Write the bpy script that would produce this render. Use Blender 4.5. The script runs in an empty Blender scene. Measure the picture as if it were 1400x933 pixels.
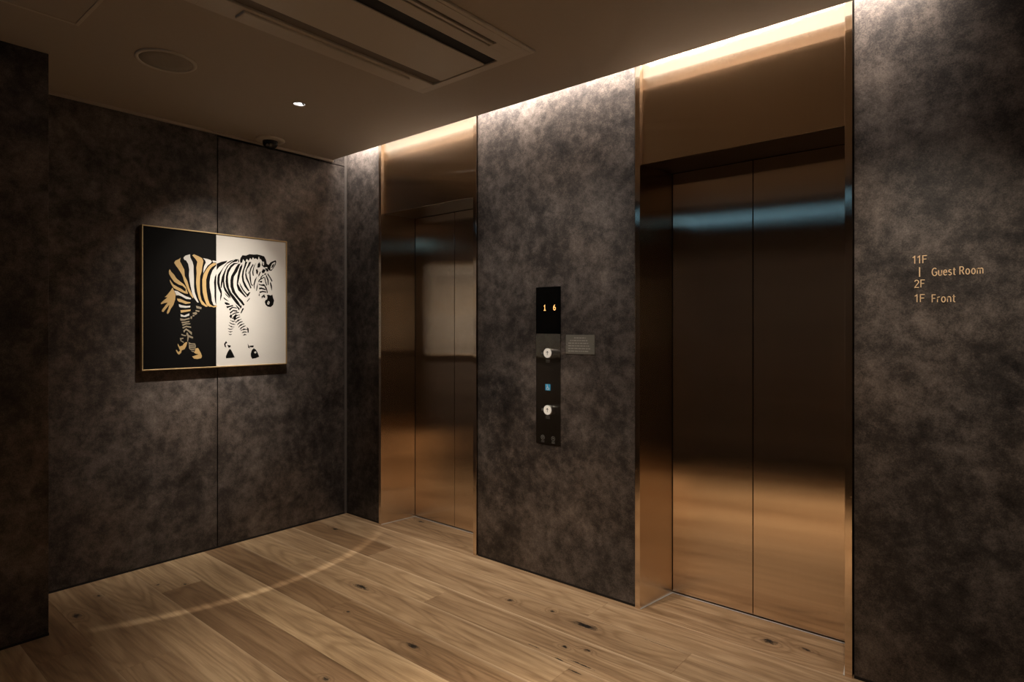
import bpy, bmesh, math, random
from mathutils import Vector, Matrix

random.seed(7)
scene = bpy.context.scene
col = scene.collection
PI = math.pi

# ------------------------------------------------------------------ helpers
def link(name, bm, mats, parent=None, smooth=False):
    me = bpy.data.meshes.new(name)
    bm.normal_update()
    bm.to_mesh(me)
    bm.free()
    o = bpy.data.objects.new(name, me)
    col.objects.link(o)
    if not isinstance(mats, (list, tuple)):
        mats = [mats]
    for m in mats:
        me.materials.append(m)
    if smooth:
        for p in me.polygons:
            p.use_smooth = True
    if parent is not None:
        o.parent = parent
        o.matrix_parent_inverse = Matrix.Translation(-Vector(parent.location))
    return o

def thing(name, label, cat, loc, group=None):
    o = bpy.data.objects.new(name, None)
    o.empty_display_size = 0.05
    col.objects.link(o)
    o.location = loc
    o['label'] = label
    o['category'] = cat
    if group:
        o['group'] = group
    return o

def struct(o, label=None):
    o['kind'] = 'structure'
    if label:
        o['label'] = label
    return o

def box(bm, x0, x1, y0, y1, z0, z1, bevel=0.0, mi=0, seg=2):
    t = bmesh.new()
    v = [t.verts.new((x, y, z)) for x in (x0, x1) for y in (y0, y1) for z in (z0, z1)]
    for q in ((0, 1, 3, 2), (4, 6, 7, 5), (0, 4, 5, 1), (2, 3, 7, 6), (0, 2, 6, 4), (1, 5, 7, 3)):
        t.faces.new([v[i] for i in q])
    bmesh.ops.recalc_face_normals(t, faces=t.faces)
    if bevel:
        bmesh.ops.bevel(t, geom=list(t.edges), offset=bevel, segments=seg, affect='EDGES', profile=0.5)
    merge(bm, t, mi)

def merge(bm, t, mi=0):
    mp = {v: bm.verts.new(v.co) for v in t.verts}
    for f in t.faces:
        nf = bm.faces.new([mp[v] for v in f.verts])
        nf.material_index = mi
        nf.smooth = f.smooth
    t.free()

def prism(bm, pts, z0, z1, mi=0, bevel=0.0):
    """vertical prism over an xy outline"""
    t = bmesh.new()
    a = [t.verts.new((x, y, z0)) for x, y in pts]
    b = [t.verts.new((x, y, z1)) for x, y in pts]
    t.faces.new(a)
    t.faces.new(b)
    n = len(pts)
    for i in range(n):
        t.faces.new((a[i], a[(i + 1) % n], b[(i + 1) % n], b[i]))
    bmesh.ops.recalc_face_normals(t, faces=t.faces)
    if bevel:
        bmesh.ops.bevel(t, geom=list(t.edges), offset=bevel, segments=2, affect='EDGES', profile=0.5)
    merge(bm, t, mi)

def frame_map(origin, ax, ay, an):
    o, ax, ay, an = Vector(origin), Vector(ax), Vector(ay), Vector(an)
    return lambda u, v, w=0.0: o + ax * u + ay * v + an * w

def flat(bm, fm, pts, w=0.0, mi=0):
    n = (fm(0, 0, 1) - fm(0, 0, 0))
    vs = [bm.verts.new(fm(u, v, w)) for u, v in pts]
    try:
        f = bm.faces.new(vs)
    except ValueError:
        return
    f.normal_update()
    if f.normal.dot(n) < 0:
        f.normal_flip()
    f.material_index = mi

def slab(bm, fm, pts, w0, w1, mi=0):
    """outline extruded along the normal of a local frame"""
    t = bmesh.new()
    a = [t.verts.new(fm(u, v, w0)) for u, v in pts]
    b = [t.verts.new(fm(u, v, w1)) for u, v in pts]
    t.faces.new(a)
    t.faces.new(b)
    n = len(pts)
    for i in range(n):
        t.faces.new((a[i], a[(i + 1) % n], b[(i + 1) % n], b[i]))
    bmesh.ops.recalc_face_normals(t, faces=t.faces)
    merge(bm, t, mi)

def disc_pts(cx, cy, r, n=40, a0=0.0, a1=2 * PI):
    full = abs(a1 - a0 - 2 * PI) < 1e-6
    m = n if full else n + 1
    return [(cx + r * math.cos(a0 + (a1 - a0) * i / n), cy + r * math.sin(a0 + (a1 - a0) * i / n)) for i in range(m)]

def arc_band(bm, fm, cx, cy, r0, r1, w, mi=0, a0=0.0, a1=2 * PI, n=32):
    for i in range(n):
        p, q = a0 + (a1 - a0) * i / n, a0 + (a1 - a0) * (i + 1) / n
        flat(bm, fm, [(cx + r0 * math.cos(p), cy + r0 * math.sin(p)), (cx + r1 * math.cos(p), cy + r1 * math.sin(p)),
                      (cx + r1 * math.cos(q), cy + r1 * math.sin(q)), (cx + r0 * math.cos(q), cy + r0 * math.sin(q))], w, mi)

def lathe(bm, cx, cy, prof, n=48, mi=0, smooth=True):
    rings = []
    for r, z in prof:
        if r < 1e-6:
            rings.append([bm.verts.new((cx, cy, z))])
        else:
            rings.append([bm.verts.new((cx + r * math.cos(2 * PI * i / n), cy + r * math.sin(2 * PI * i / n), z)) for i in range(n)])
    fs = []
    for a, b in zip(rings, rings[1:]):
        for i in range(n):
            j = (i + 1) % n
            if len(a) == 1 and len(b) == 1:
                continue
            if len(a) == 1:
                fs.append(bm.faces.new((a[0], b[j], b[i])))
            elif len(b) == 1:
                fs.append(bm.faces.new((a[i], a[j], b[0])))
            else:
                fs.append(bm.faces.new((a[i], a[j], b[j], b[i])))
    for f in fs:
        f.material_index = mi
        f.smooth = smooth
    return fs

# stroke lettering: every glyph is a set of centre lines on a 0..1 cap height
def _arc(cx, cy, rx, ry, d0, d1, n=14):
    return [(cx + rx * math.cos(math.radians(d0 + (d1 - d0) * i / n)), cy + ry * math.sin(math.radians(d0 + (d1 - d0) * i / n))) for i in range(n + 1)]
GLYPHS = {
    '1': (0.34, [[(0.02, 0.80), (0.22, 1.0), (0.22, 0.0)]]),
    'F': (0.46, [[(0.05, 0.0), (0.05, 1.0), (0.46, 1.0)], [(0.05, 0.53), (0.40, 0.53)]]),
    '2': (0.50, [_arc(0.24, 0.74, 0.21, 0.26, 165, -20) + [(0.05, 0.04), (0.05, 0.0), (0.48, 0.0)]]),
    'G': (0.66, [_arc(0.36, 0.5, 0.31, 0.5, 48, 325, 22) + [(0.61, 0.46), (0.38, 0.46)]]),
    'R': (0.56, [[(0.05, 0.0), (0.05, 1.0), (0.28, 1.0)] + _arc(0.28, 0.755, 0.20, 0.245, 90, -90) + [(0.05, 0.51)], [(0.27, 0.51), (0.52, 0.0)]]),
    'u': (0.46, [[(0.05, 0.70)] + _arc(0.22, 0.19, 0.17, 0.19, 180, 350) + [(0.42, 0.30)], [(0.42, 0.70), (0.42, 0.0)]]),
    'e': (0.48, [[(0.06, 0.38), (0.43, 0.38)] + _arc(0.245, 0.35, 0.195, 0.35, 8, 318, 20)]),
    's': (0.40, [_arc(0.21, 0.53, 0.155, 0.17, 40, 250) + _arc(0.19, 0.18, 0.165, 0.18, 75, -145)]),
    't': (0.34, [[(0.14, 0.92), (0.14, 0.16)] + _arc(0.25, 0.14, 0.11, 0.14, 180, 300, 8), [(0.01, 0.69), (0.31, 0.69)]]),
    'o': (0.52, [_arc(0.26, 0.35, 0.21, 0.35, 0, 360, 26)]),
    'm': (0.74, [[(0.05, 0.0), (0.05, 0.70)], [(0.05, 0.45)] + _arc(0.21, 0.50, 0.16, 0.20, 170, 0) + [(0.37, 0.0)], [(0.37, 0.45)] + _arc(0.53, 0.50, 0.16, 0.20, 170, 0) + [(0.69, 0.0)]]),
    'n': (0.46, [[(0.05, 0.0), (0.05, 0.70)], [(0.05, 0.43)] + _arc(0.23, 0.48, 0.18, 0.22, 170, 0) + [(0.41, 0.0)]]),
    'r': (0.32, [[(0.05, 0.0), (0.05, 0.70)], [(0.05, 0.40)] + _arc(0.26, 0.46, 0.21, 0.24, 175, 75, 8)]),
    '6': (0.56, [_arc(0.42, 0.46, 0.36, 0.54, 95, 180) + _arc(0.28, 0.31, 0.22, 0.31, 180, 540, 26)]),
    'one': (0.50, [[(0.08, 0.78), (0.27, 1.0), (0.27, 0.0)], [(0.06, 0.0), (0.48, 0.0)]]),
}

def ribbon(bm, fm, pts, hw, w0, w1):
    n = len(pts)
    L, R = [], []
    for i, p in enumerate(pts):
        a = pts[max(i - 1, 0)]
        b = pts[min(i + 1, n - 1)]
        d1 = Vector((p[0] - a[0], p[1] - a[1]))
        d2 = Vector((b[0] - p[0], b[1] - p[1]))
        d1 = d1.normalized() if d1.length > 1e-9 else d2.normalized()
        d2 = d2.normalized() if d2.length > 1e-9 else d1
        t = (d1 + d2)
        t = t.normalized() if t.length > 1e-6 else d1
        nn = Vector((-t.y, t.x))
        k = hw / max(0.45, nn.dot(Vector((-d1.y, d1.x))))
        L.append((p[0] + nn.x * k, p[1] + nn.y * k))
        R.append((p[0] - nn.x * k, p[1] - nn.y * k))
    for i in range(n - 1):
        slab(bm, fm, [L[i], L[i + 1], R[i + 1], R[i]], w0, w1)

def text_mesh(bm, words_, fm, u0, v0, height, width=None, depth=0.001, w=0.0, weight=0.055, align='LEFT', space=0.15):
    """letters as real raised strips: cap height and overall width in metres"""
    x = 0.0
    strokes = []
    for ch in words_:
        if ch == ' ':
            x += 0.30
            continue
        adv, ss = GLYPHS[ch]
        for st in ss:
            strokes.append([(x + px, py) for px, py in st])
        x += adv + space
    tot = x - space
    sx = height if width is None else width / tot
    sh = {'LEFT': 0.0, 'CENTER': -tot * sx / 2}[align]
    for st in strokes:
        ribbon(bm, fm, [(u0 + sh + px * sx, v0 + py * height) for px, py in st], height * weight, w, w + depth)

# ------------------------------------------------------------------ materials
class NT:
    def __init__(self, name):
        self.m = bpy.data.materials.new(name)
        self.m.use_nodes = True
        self.t = self.m.node_tree
        self.b = self.t.nodes['Principled BSDF']
    def n(self, typ, **kw):
        nd = self.t.nodes.new(typ)
        for k, v in kw.items():
            setattr(nd, k, v)
        return nd
    def l(self, a, b):
        self.t.links.new(a, b)
    def val(self, sock, v):
        if hasattr(v, 'is_linked') or isinstance(v, bpy.types.NodeSocket):
            self.l(v, sock)
        else:
            sock.default_value = v
    def math(self, op, a, b=0.0, c=0.0, clamp=False):
        nd = self.n('ShaderNodeMath', operation=op, use_clamp=clamp)
        for i, v in enumerate((a, b, c)):
            self.val(nd.inputs[i], v)
        return nd.outputs[0]
    def vec(self, op, a, b=None):
        nd = self.n('ShaderNodeVectorMath', operation=op)
        self.val(nd.inputs[0], a)
        if b is not None:
            self.val(nd.inputs[1], b)
        return nd.outputs[0]
    def pos(self):
        return self.n('ShaderNodeNewGeometry').outputs['Position']
    def noise(self, v, scale, detail=2.0, rough=0.5, dist=0.0):
        nd = self.n('ShaderNodeTexNoise')
        self.val(nd.inputs['Vector'], v)
        nd.inputs['Scale'].default_value = scale
        nd.inputs['Detail'].default_value = detail
        nd.inputs['Roughness'].default_value = rough
        nd.inputs['Distortion'].default_value = dist
        return nd.outputs['Fac']
    def ramp(self, f, stops):
        nd = self.n('ShaderNodeValToRGB')
        e = nd.color_ramp.elements
        while len(e) < len(stops):
            e.new(0.5)
        for el, (p, c) in zip(e, stops):
            el.position = p
            el.color = (*c, 1.0) if len(c) == 3 else c
        self.val(nd.inputs[0], f)
        return nd.outputs[0]
    def mix(self, f, a, b, mode='MIX'):
        nd = self.n('ShaderNodeMix', data_type='RGBA', blend_type=mode)
        self.val(nd.inputs[0], f)
        for i, v in ((6, a), (7, b)):
            self.val(nd.inputs[i], (*v, 1.0) if isinstance(v, tuple) and len(v) == 3 else v)
        return nd.outputs[2]
    def bump(self, h, strength=0.2, dist=0.002):
        nd = self.n('ShaderNodeBump')
        nd.inputs['Strength'].default_value = strength
        nd.inputs['Distance'].default_value = dist
        self.l(h, nd.inputs['Height'])
        self.l(nd.outputs[0], self.b.inputs['Normal'])
    def set(self, **kw):
        for k, v in kw.items():
            s = self.b.inputs[k.replace('_', ' ')]
            self.val(s, (*v, 1.0) if isinstance(v, tuple) and len(v) == 3 else v)
        return self

def plain(name, c, rough=0.5, metal=0.0, emit=None, es=1.0, var=0.06, spec=0.5):
    t = NT(name)
    f = t.noise(t.pos(), 60.0, 3.0)
    k = t.math('MULTIPLY_ADD', f, 2 * var, 1.0 - var)
    vm = t.n('ShaderNodeVectorMath', operation='SCALE')
    vm.inputs[0].default_value = c
    t.l(k, vm.inputs['Scale'])
    t.l(vm.outputs[0], t.b.inputs['Base Color'])
    t.set(Roughness=rough, Metallic=metal)
    t.b.inputs['Specular IOR Level'].default_value = spec
    if emit:
        t.b.inputs['Emission Color'].default_value = (*emit, 1.0)
        t.b.inputs['Emission Strength'].default_value = es
    return t.m

def mat_wall():
    t = NT('oxidised bronze wall laminate')
    p = t.pos()
    big = t.noise(p, 1.7, 4.0, 0.55, 0.3)
    mid = t.noise(p, 5.0, 12.0, 0.66, 0.2)
    det = t.noise(p, 17.0, 10.0, 0.78, 0.1)
    grit = t.noise(p, 210.0, 4.0, 0.8)
    f = t.math('ADD', t.math('MULTIPLY', big, 0.42), t.math('MULTIPLY', mid, 0.55))
    f = t.math('ADD', f, t.math('MULTIPLY', det, 0.72))
    f = t.math('ADD', f, t.math('MULTIPLY', grit, 0.46))
    f = t.math('MULTIPLY_ADD', f, 1.0, -0.575)
    base = t.ramp(f, [(0.30, WALL_C[0]), (0.45, WALL_C[1]), (0.58, WALL_C[2]), (0.75, WALL_C[3])])
    tint = t.noise(p, 1.1, 2.0)
    warm = t.mix(t.ramp(tint, [(0.42, (0, 0, 0)), (0.62, (1, 1, 1))]), base, t.mix(1.0, base, (1.06, 0.98, 0.90), 'MULTIPLY'))
    t.l(warm, t.b.inputs['Base Color'])
    rr = t.math('MULTIPLY_ADD', det, 0.3, 0.36)
    t.set(Roughness=rr, Metallic=0.25)
    t.b.inputs['Specular IOR Level'].default_value = 0.35
    t.bump(t.math('ADD', det, t.math('MULTIPLY', grit, 0.6)), 0.22, 0.0015)
    return t.m

def mat_metal(name, c, rough, aniso, groove, streak=0.05):
    """vertically brushed, so the grooves run along z and blur sideways"""
    t = NT(name)
    p = t.pos()
    s1 = t.noise(t.vec('MULTIPLY', p, (420.0, 420.0, 3.0)), 1.0, 3.0, 0.6)
    s2 = t.noise(t.vec('MULTIPLY', p, (90.0, 90.0, 0.8)), 1.0, 2.0, 0.5)
    k = t.math('MULTIPLY_ADD', t.math('ADD', s1, s2), streak, 1.0 - streak)
    vm = t.n('ShaderNodeVectorMath', operation='SCALE')
    vm.inputs[0].default_value = c
    t.l(k, vm.inputs['Scale'])
    t.l(vm.outputs[0], t.b.inputs['Base Color'])
    g = t.n('ShaderNodeNewGeometry')
    tg = t.vec('NORMALIZE', t.vec('ADD', t.vec('CROSS_PRODUCT', g.outputs['Normal'], (0.0, 0.0, 1.0)), (0.0002, 0.0, 0.0)))
    t.l(tg, t.b.inputs['Tangent'])
    # hair-fine upright grooves lean the surface to either side
    lean = None
    for sc_, o in ((5200.0, 0.0), (7100.0, 31.7)):
        fl = t.vec('FLOOR', t.vec('ADD', t.vec('MULTIPLY', p, (sc_, sc_, 700.0)), (o, o, o)))
        wn = t.n('ShaderNodeTexWhiteNoise', noise_dimensions='3D')
        t.l(fl, wn.inputs['Vector'])
        v = t.math('SUBTRACT', wn.outputs['Value'], 0.5)
        lean = v if lean is None else t.math('ADD', lean, v)
    off = t.n('ShaderNodeVectorMath', operation='SCALE')
    t.l(tg, off.inputs[0])
    t.l(t.math('MULTIPLY', lean, 2.0 * groove), off.inputs['Scale'])
    nn = t.vec('NORMALIZE', t.vec('ADD', g.outputs['Normal'], off.outputs[0]))
    t.l(nn, t.b.inputs['Normal'])
    rr = t.math('MULTIPLY_ADD', s1, 0.03, rough - 0.015)
    t.set(Roughness=rr, Metallic=1.0, Anisotropic=aniso)
    return t.m

KNOTS = [  # x, y, half length, half width
    (1.124, -0.690, 0.055, 0.016), (0.238, -0.253, 0.030, 0.012), (0.384, -1.723, 0.030, 0.014), (0.215, -1.588, 0.014, 0.008),
    (1.775, -0.906, 0.035, 0.013), (2.263, -0.506, 0.014, 0.009), (1.808, -0.319, 0.020, 0.010), (2.033, -0.281, 0.012, 0.010),
    (3.038, 0.113, 0.016, 0.009), (2.90, 0.085, 0.030, 0.020), (1.704, -1.277, 0.016, 0.010), (1.306, -0.896, 0.010, 0.007),
    (0.30, -1.35, 0.010, 0.008), (0.40, -1.255, 0.009, 0.007), (0.56, 0.215, 0.030, 0.014), (2.23, -0.30, 0.06, 0.02), (2.35, -0.47, 0.014, 0.008)]
CRACKS = [(2.387, -0.575, 0.060, 0.0045), (2.30, -0.600, 0.030, 0.0035), (2.40, -0.635, 0.035, 0.003), (2.16, -0.585, 0.028, 0.0028), (2.58, -0.236, 0.09, 0.0016)]

def mat_floor():
    t = NT('oiled knotty oak planks')
    p = t.pos()
    at = t.n('ShaderNodeAttribute', attribute_name='plank')
    rnd = at.outputs['Fac']
    off = t.n('ShaderNodeCombineXYZ')
    t.l(t.math('MULTIPLY', rnd, 41.0), off.inputs[0])
    t.l(t.math('MULTIPLY', rnd, 17.0), off.inputs[1])
    t.l(t.math('MULTIPLY', rnd, 29.0), off.inputs[2])
    q = t.vec('ADD', p, off.outputs[0])
    # how near to a knot, 0..1, used to bend the grain and darken
    warp = t.noise(t.vec('MULTIPLY', p, (38.0, 80.0, 1.0)), 1.0, 3.0, 0.65)
    near = None
    dark = None
    for (kx, ky, a, b) in KNOTS + CRACKS:
        crack = b < 0.006
        d = t.vec('SUBTRACT', p, (kx, ky, 0.0))
        d = t.vec('MULTIPLY', d, (1 / a, 1 / b, 0.0))
        nd = t.n('ShaderNodeVectorMath', operation='LENGTH')
        t.l(d, nd.inputs[0])
        r = t.math('ADD', nd.outputs['Value'], t.math('MULTIPLY_ADD', warp, 3.0, -1.5))
        dk = t.math('SUBTRACT', 1.0, t.math('MULTIPLY', r, 0.85), clamp=True)
        dark = dk if dark is None else t.math('MAXIMUM', dark, dk)
        if not crack:
            nr = t.math('SUBTRACT', 1.0, t.math('MULTIPLY', nd.outputs['Value'], 0.22), clamp=True)
            near = nr if near is None else t.math('MAXIMUM', near, nr)
    g1 = t.noise(t.vec('MULTIPLY', q, (0.62, 4.6, 1.0)), 1.0, 2.0, 0.45, 0.3)
    field = t.math('ADD', g1, t.math('MULTIPLY', t.math('POWER', near, 2.0), 0.22))
    rings = t.math('MULTIPLY_ADD', t.math('SINE', t.math('MULTIPLY', field, 105.0)), 0.5, 0.5)
    rings = t.math('POWER', rings, 2.2)
    fine = t.noise(t.vec('MULTIPLY', q, (7.0, 150.0, 1.0)), 1.0, 4.0, 0.65)
    med = t.noise(t.vec('MULTIPLY', q, (1.3, 22.0, 1.0)), 1.0, 4.0, 0.6)
    base = t.ramp(t.math('ADD', t.math('MULTIPLY', med, 0.6), t.math('MULTIPLY', fine, 0.4)),
                  [(0.35, OAK[0]), (0.50, OAK[1]), (0.66, OAK[2])])
    base = t.mix(t.math('MULTIPLY', rings, 0.50), base, t.mix(1.0, base, (0.54, 0.47, 0.39), 'MULTIPLY'))
    tone = t.ramp(rnd, [(0.0, (0.66, 0.59, 0.52)), (0.35, (0.88, 0.85, 0.81)), (0.7, (1.02, 1.01, 0.99)), (1.0, (1.18, 1.21, 1.18))])
    base = t.mix(1.0, base, tone, 'MULTIPLY')
    base = t.mix(t.math('MULTIPLY', t.math('POWER', near, 1.5), 0.35), base, (0.17, 0.10, 0.052))
    base = t.mix(t.math('MULTIPLY', dark, 1.6, clamp=True), base, (0.010, 0.007, 0.005))
    # bevel sheen painted as a pale band along one edge of each plank
    ed = t.n('ShaderNodeAttribute', attribute_name='edge')
    edge_sheen = t.math('POWER', ed.outputs['Fac'], 1.6)
    base = t.mix(t.math('MULTIPLY', edge_sheen, 0.75), base, (0.66, 0.50, 0.33))
    t.l(base, t.b.inputs['Base Color'])
    t.set(Roughness=t.math('MULTIPLY_ADD', fine, 0.22, 0.34))
    t.b.inputs['Specular IOR Level'].default_value = 0.42
    t.bump(t.math('ADD', fine, t.math('MULTIPLY', dark, -1.5)), 0.16, 0.001)
    return t.m

# ------------------------------------------------------------------ tuning
WALL_C = [(0.0125, 0.0105, 0.0102), (0.047, 0.0395, 0.036), (0.112, 0.094, 0.084), (0.22, 0.187, 0.168)]
OAK = [(0.240, 0.150, 0.083), (0.390, 0.262, 0.150), (0.52, 0.372, 0.228)]
BRONZE = (0.80, 0.67, 0.54)
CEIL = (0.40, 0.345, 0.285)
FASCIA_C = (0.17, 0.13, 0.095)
BOARD_C = (0.32, 0.285, 0.235)
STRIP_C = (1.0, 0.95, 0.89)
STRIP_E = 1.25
PANE_E = 0.60
EXPO = 0.0


M = {
    'wall': mat_wall(),
    'floor': mat_floor(),
    'bronze': mat_metal('brushed bronze steel', BRONZE, 0.085, 0.9, 0.19),
    'steel': mat_metal('brushed grey steel', (0.46, 0.45, 0.41), 0.12, 0.9, 0.30),
    'soffit': plain('shade-darkened bronze', (0.10, 0.068, 0.045), 0.38, 1.0),  # dark reflection on the underside is put into the bronze colour
    'ceiling': plain('taupe painted ceiling', CEIL, 0.75, var=0.03),
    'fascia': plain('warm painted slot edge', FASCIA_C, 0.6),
    'cream': plain('cream plastic', (0.50, 0.45, 0.38), 0.5, var=0.02),
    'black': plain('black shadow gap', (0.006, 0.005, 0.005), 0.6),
    'dark_plastic': plain('black plastic', (0.010, 0.010, 0.010), 0.25),
    'gap_trim': plain('pale sealing strip', (0.46, 0.44, 0.41), 0.55),
    'corner': plain('lightened panel edge', (0.11, 0.094, 0.083), 0.5),  # edge trim; brightness from the slot light is put into its colour
    'gold': plain('brushed gold frame', (0.70, 0.51, 0.27), 0.40, 0.9),
    'gold_letter': plain('satin gold lettering', (0.90, 0.64, 0.38), 0.5, 0.3),
    'ink_black': plain('black print', (0.0022, 0.0019, 0.0018), 0.6, spec=0.08),
    'ink_white': plain('white print', (0.44, 0.42, 0.39), 0.5, var=0.015),
    'ink_gold': plain('gold print', (0.37, 0.245, 0.100), 0.45),
    'ink_dim': plain('grey gold print', (0.19, 0.155, 0.105), 0.45),
    'glass_black': plain('black display glass', (0.003, 0.003, 0.003), 0.08),
    'led_digit': plain('amber digits', (0.2, 0.08, 0.01), 0.5, emit=(1.0, 0.52, 0.16), es=1.6),
    'button_face': plain('ivory button', (0.75, 0.71, 0.63), 0.4, emit=(1.0, 0.92, 0.80), es=0.22),
    'button_ring': plain('steel button ring', (0.45, 0.43, 0.40), 0.3, 1.0),
    'sign_blue': plain('blue enamel', (0.05, 0.32, 0.55), 0.4, emit=(0.08, 0.40, 0.62), es=0.10),
    'sign_white': plain('white enamel', (0.75, 0.78, 0.80), 0.4),
    'mark_grey': plain('grey print', (0.36, 0.34, 0.31), 0.5),
    'mark_faint': plain('faint grey print', (0.15, 0.145, 0.135), 0.5),
    'mark_dark': plain('dark print', (0.03, 0.028, 0.026), 0.5),
    'plate': plain('frosted acrylic plate', (0.165, 0.158, 0.134), 0.45),
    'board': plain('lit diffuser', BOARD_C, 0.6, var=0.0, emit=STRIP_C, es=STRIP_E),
    'lamp_face': plain('lit lamp lens', (0.8, 0.8, 0.8), 0.3, emit=(1.0, 0.95, 0.88), es=7.0),
    'reflector': plain('faceted lamp reflector', (0.8, 0.8, 0.8), 0.2, 1.0, emit=(1.0, 0.96, 0.92), es=0.9),  # lamp light on the reflector is put in as emission
    'pane': plain('dusk blue glass', (0.02, 0.05, 0.08), 0.3, emit=(0.21, 0.46, 0.68), es=PANE_E),
    'speaker': plain('speaker mesh', (0.30, 0.265, 0.225), 0.8),
    'slot_dark': plain('air slot inside', (0.012, 0.010, 0.009), 0.7),
    'slot_brown': plain('air slot wall', (0.16, 0.135, 0.11), 0.7),
}

# ------------------------------------------------------------------ room
H = 2.505          # ceiling
TOP = 2.66         # top of the light slot
YW = 0.008         # face of the elevator wall
YC = -0.114        # ceiling edge
YB = -2.76         # wall behind the photographer
XR = 5.2
XL0, XL1, XR0, XR1 = 0.3744, 1.2805, 2.3117, 3.2270
DEP = 0.27

# floor: every plank with its own bevelled edge, one mesh
rows = {-2: [], -1: [1.72], 0: [2.187], 1: [0.80, 2.688], 2: [1.50, 3.3], 3: [0.598, 2.367], 4: [1.215, 2.95], 5: [2.45],
        6: [0.42, 1.95], 7: [1.75], 8: [1.05, 2.6], 9: [0.75, 2.4], 10: [1.6], 11: [0.9, 2.8], 12: [1.9], 13: [1.2], 14: [2.2]}
tones = {(-1, 0): 0.30, (-1, 1): 0.22, (0, 0): 0.72, (0, 1): 0.48, (1, 0): 0.02, (1, 1): 0.42, (1, 2): 0.55, (2, 0): 0.80, (2, 1): 0.52, (3, 0): 0.93, (3, 1): 0.74,
         (3, 2): 0.62, (4, 0): 0.10, (4, 1): 0.16, (5, 0): 0.96, (6, 0): 0.97, (6, 1): 0.12, (7, 0): 0.84, (8, 0): 0.50, (9, 0): 0.06, (9, 1): 0.2}
bm = bmesh.new()
lay = bm.faces.layers.float.new('plank_f')
vedge = bm.verts.layers.float.new('edge')
PW = 0.193
for k, joints in rows.items():
    y1 = -0.025 - PW * k
    y0 = y1 - PW
    if k == -2:
        y1 = DEP + 0.03
    y0 = max(y0, YB)
    if y1 <= YB:
        continue
    xs = [0.0] + joints + [XR]
    for i, (a, b) in enumerate(zip(xs, xs[1:])):
        rv = tones.get((k, i), random.random())
        g, dz = 0.0007, 0.0012
        o = [(a, y0), (b, y0), (b, y1), (a, y1)]
        inn = [(a + g, y0 + g), (b - g, y0 + g), (b - g, y1 - g), (a + g, y1 - g)]
        ym = y1 - 0.022
        ym2 = y0 + 0.012
        vo = [bm.verts.new((x, y, -dz)) for x, y in o]
        vi = [bm.verts.new((x, y, 0.0)) for x, y in inn]
        m1 = [bm.verts.new((inn[0][0], ym2, 0)), bm.verts.new((inn[1][0], ym2, 0))]
        m2 = [bm.verts.new((inn[0][0], ym, 0)), bm.verts.new((inn[1][0], ym, 0))]
        e = {0: 0.5, 1: 0.55, 2: 1.0, 3: 0.85, 4: 0.95, 5: 0.7}.get(k, random.choice([0.0, 0.3, 0.7])) if k > -1 else 0.0
        for v in vi[2:] + vo[2:]:
            v[vedge] = e
        fs = [bm.faces.new((vi[0], vi[1], m1[1], m1[0])), bm.faces.new((m1[0], m1[1], m2[1], m2[0])), bm.faces.new((m2[0], m2[1], vi[2], vi[3]))]
        fs.append(bm.faces.new((vo[0], vo[1], vi[1], vi[0])))
        fs.append(bm.faces.new((vo[1], vo[2], vi[2], m2[1], m1[1], vi[1])))
        fs.append(bm.faces.new((vo[2], vo[3], vi[3], vi[2])))
        fs.append(bm.faces.new((vo[3], vo[0], vi[0], m1[0], m2[0], vi[3])))
        for f in fs:
            f[lay] = rv
box(bm, 0.0, XR, YB, DEP + 0.03, -0.06, -0.0013)
floor = link('floor', bm, M['floor'])
me = floor.data
src = me.attributes['plank_f']
vals = [0.0] * len(me.polygons)
src.data.foreach_get('value', vals)
dst = me.attributes.new('plank', 'FLOAT', 'FACE')
dst.data.foreach_set('value', vals)
struct(floor, 'knotty oak plank floor')

# ceiling with a round hole for the recessed lamp
DLX, DLY, DLR = 0.800, -0.845, 0.030
def ceiling_mesh():
    bm = bmesh.new()
    x0, x1, y0, y1 = 0.0, XR, YB, YC
    outer = [bm.verts.new(p) for p in ((x0, y0, H), (x1, y0, H), (x1, y1, H), (x0, y1, H))]
    hole = [bm.verts.new((DLX + DLR * math.cos(2 * PI * i / 40), DLY + DLR * math.sin(2 * PI * i / 40), H)) for i in range(40)]
    ed = [bm.edges.new((outer[i], outer[(i + 1) % 4])) for i in range(4)]
    ed += [bm.edges.new((hole[i], hole[(i + 1) % 40])) for i in range(40)]
    bmesh.ops.triangle_fill(bm, use_beauty=True, use_dissolve=False, edges=ed)
    for f in bm.faces:
        f.normal_update()
        if f.normal.z > 0:
            f.normal_flip()
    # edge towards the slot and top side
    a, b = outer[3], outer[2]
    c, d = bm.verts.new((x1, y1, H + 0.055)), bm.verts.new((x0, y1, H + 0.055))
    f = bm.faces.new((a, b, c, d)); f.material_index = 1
    e2, f2 = bm.verts.new((x0, y0, H + 0.055)), bm.verts.new((x1, y0, H + 0.055))
    hole2 = [bm.verts.new((v.co.x, v.co.y, H + 0.055)) for v in hole]
    for i in range(40):
        bm.faces.new((hole[i], hole[(i + 1) % 40], hole2[(i + 1) % 40], hole2[i]))
    ed = []
    for p_, q_ in ((d, c), (c, f2), (f2, e2), (e2, d)):
        ed.append(bm.edges.get((p_, q_)) or bm.edges.new((p_, q_)))
    ed += [bm.edges.get((hole2[i], hole2[(i + 1) % 40])) for i in range(40)]
    bmesh.ops.triangle_fill(bm, use_beauty=True, use_dissolve=False, edges=ed)
    return bm
ceil = struct(link('ceiling', ceiling_mesh(), [M['ceiling'], M['fascia']]), 'taupe painted ceiling stopping short of the elevator wall')

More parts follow.
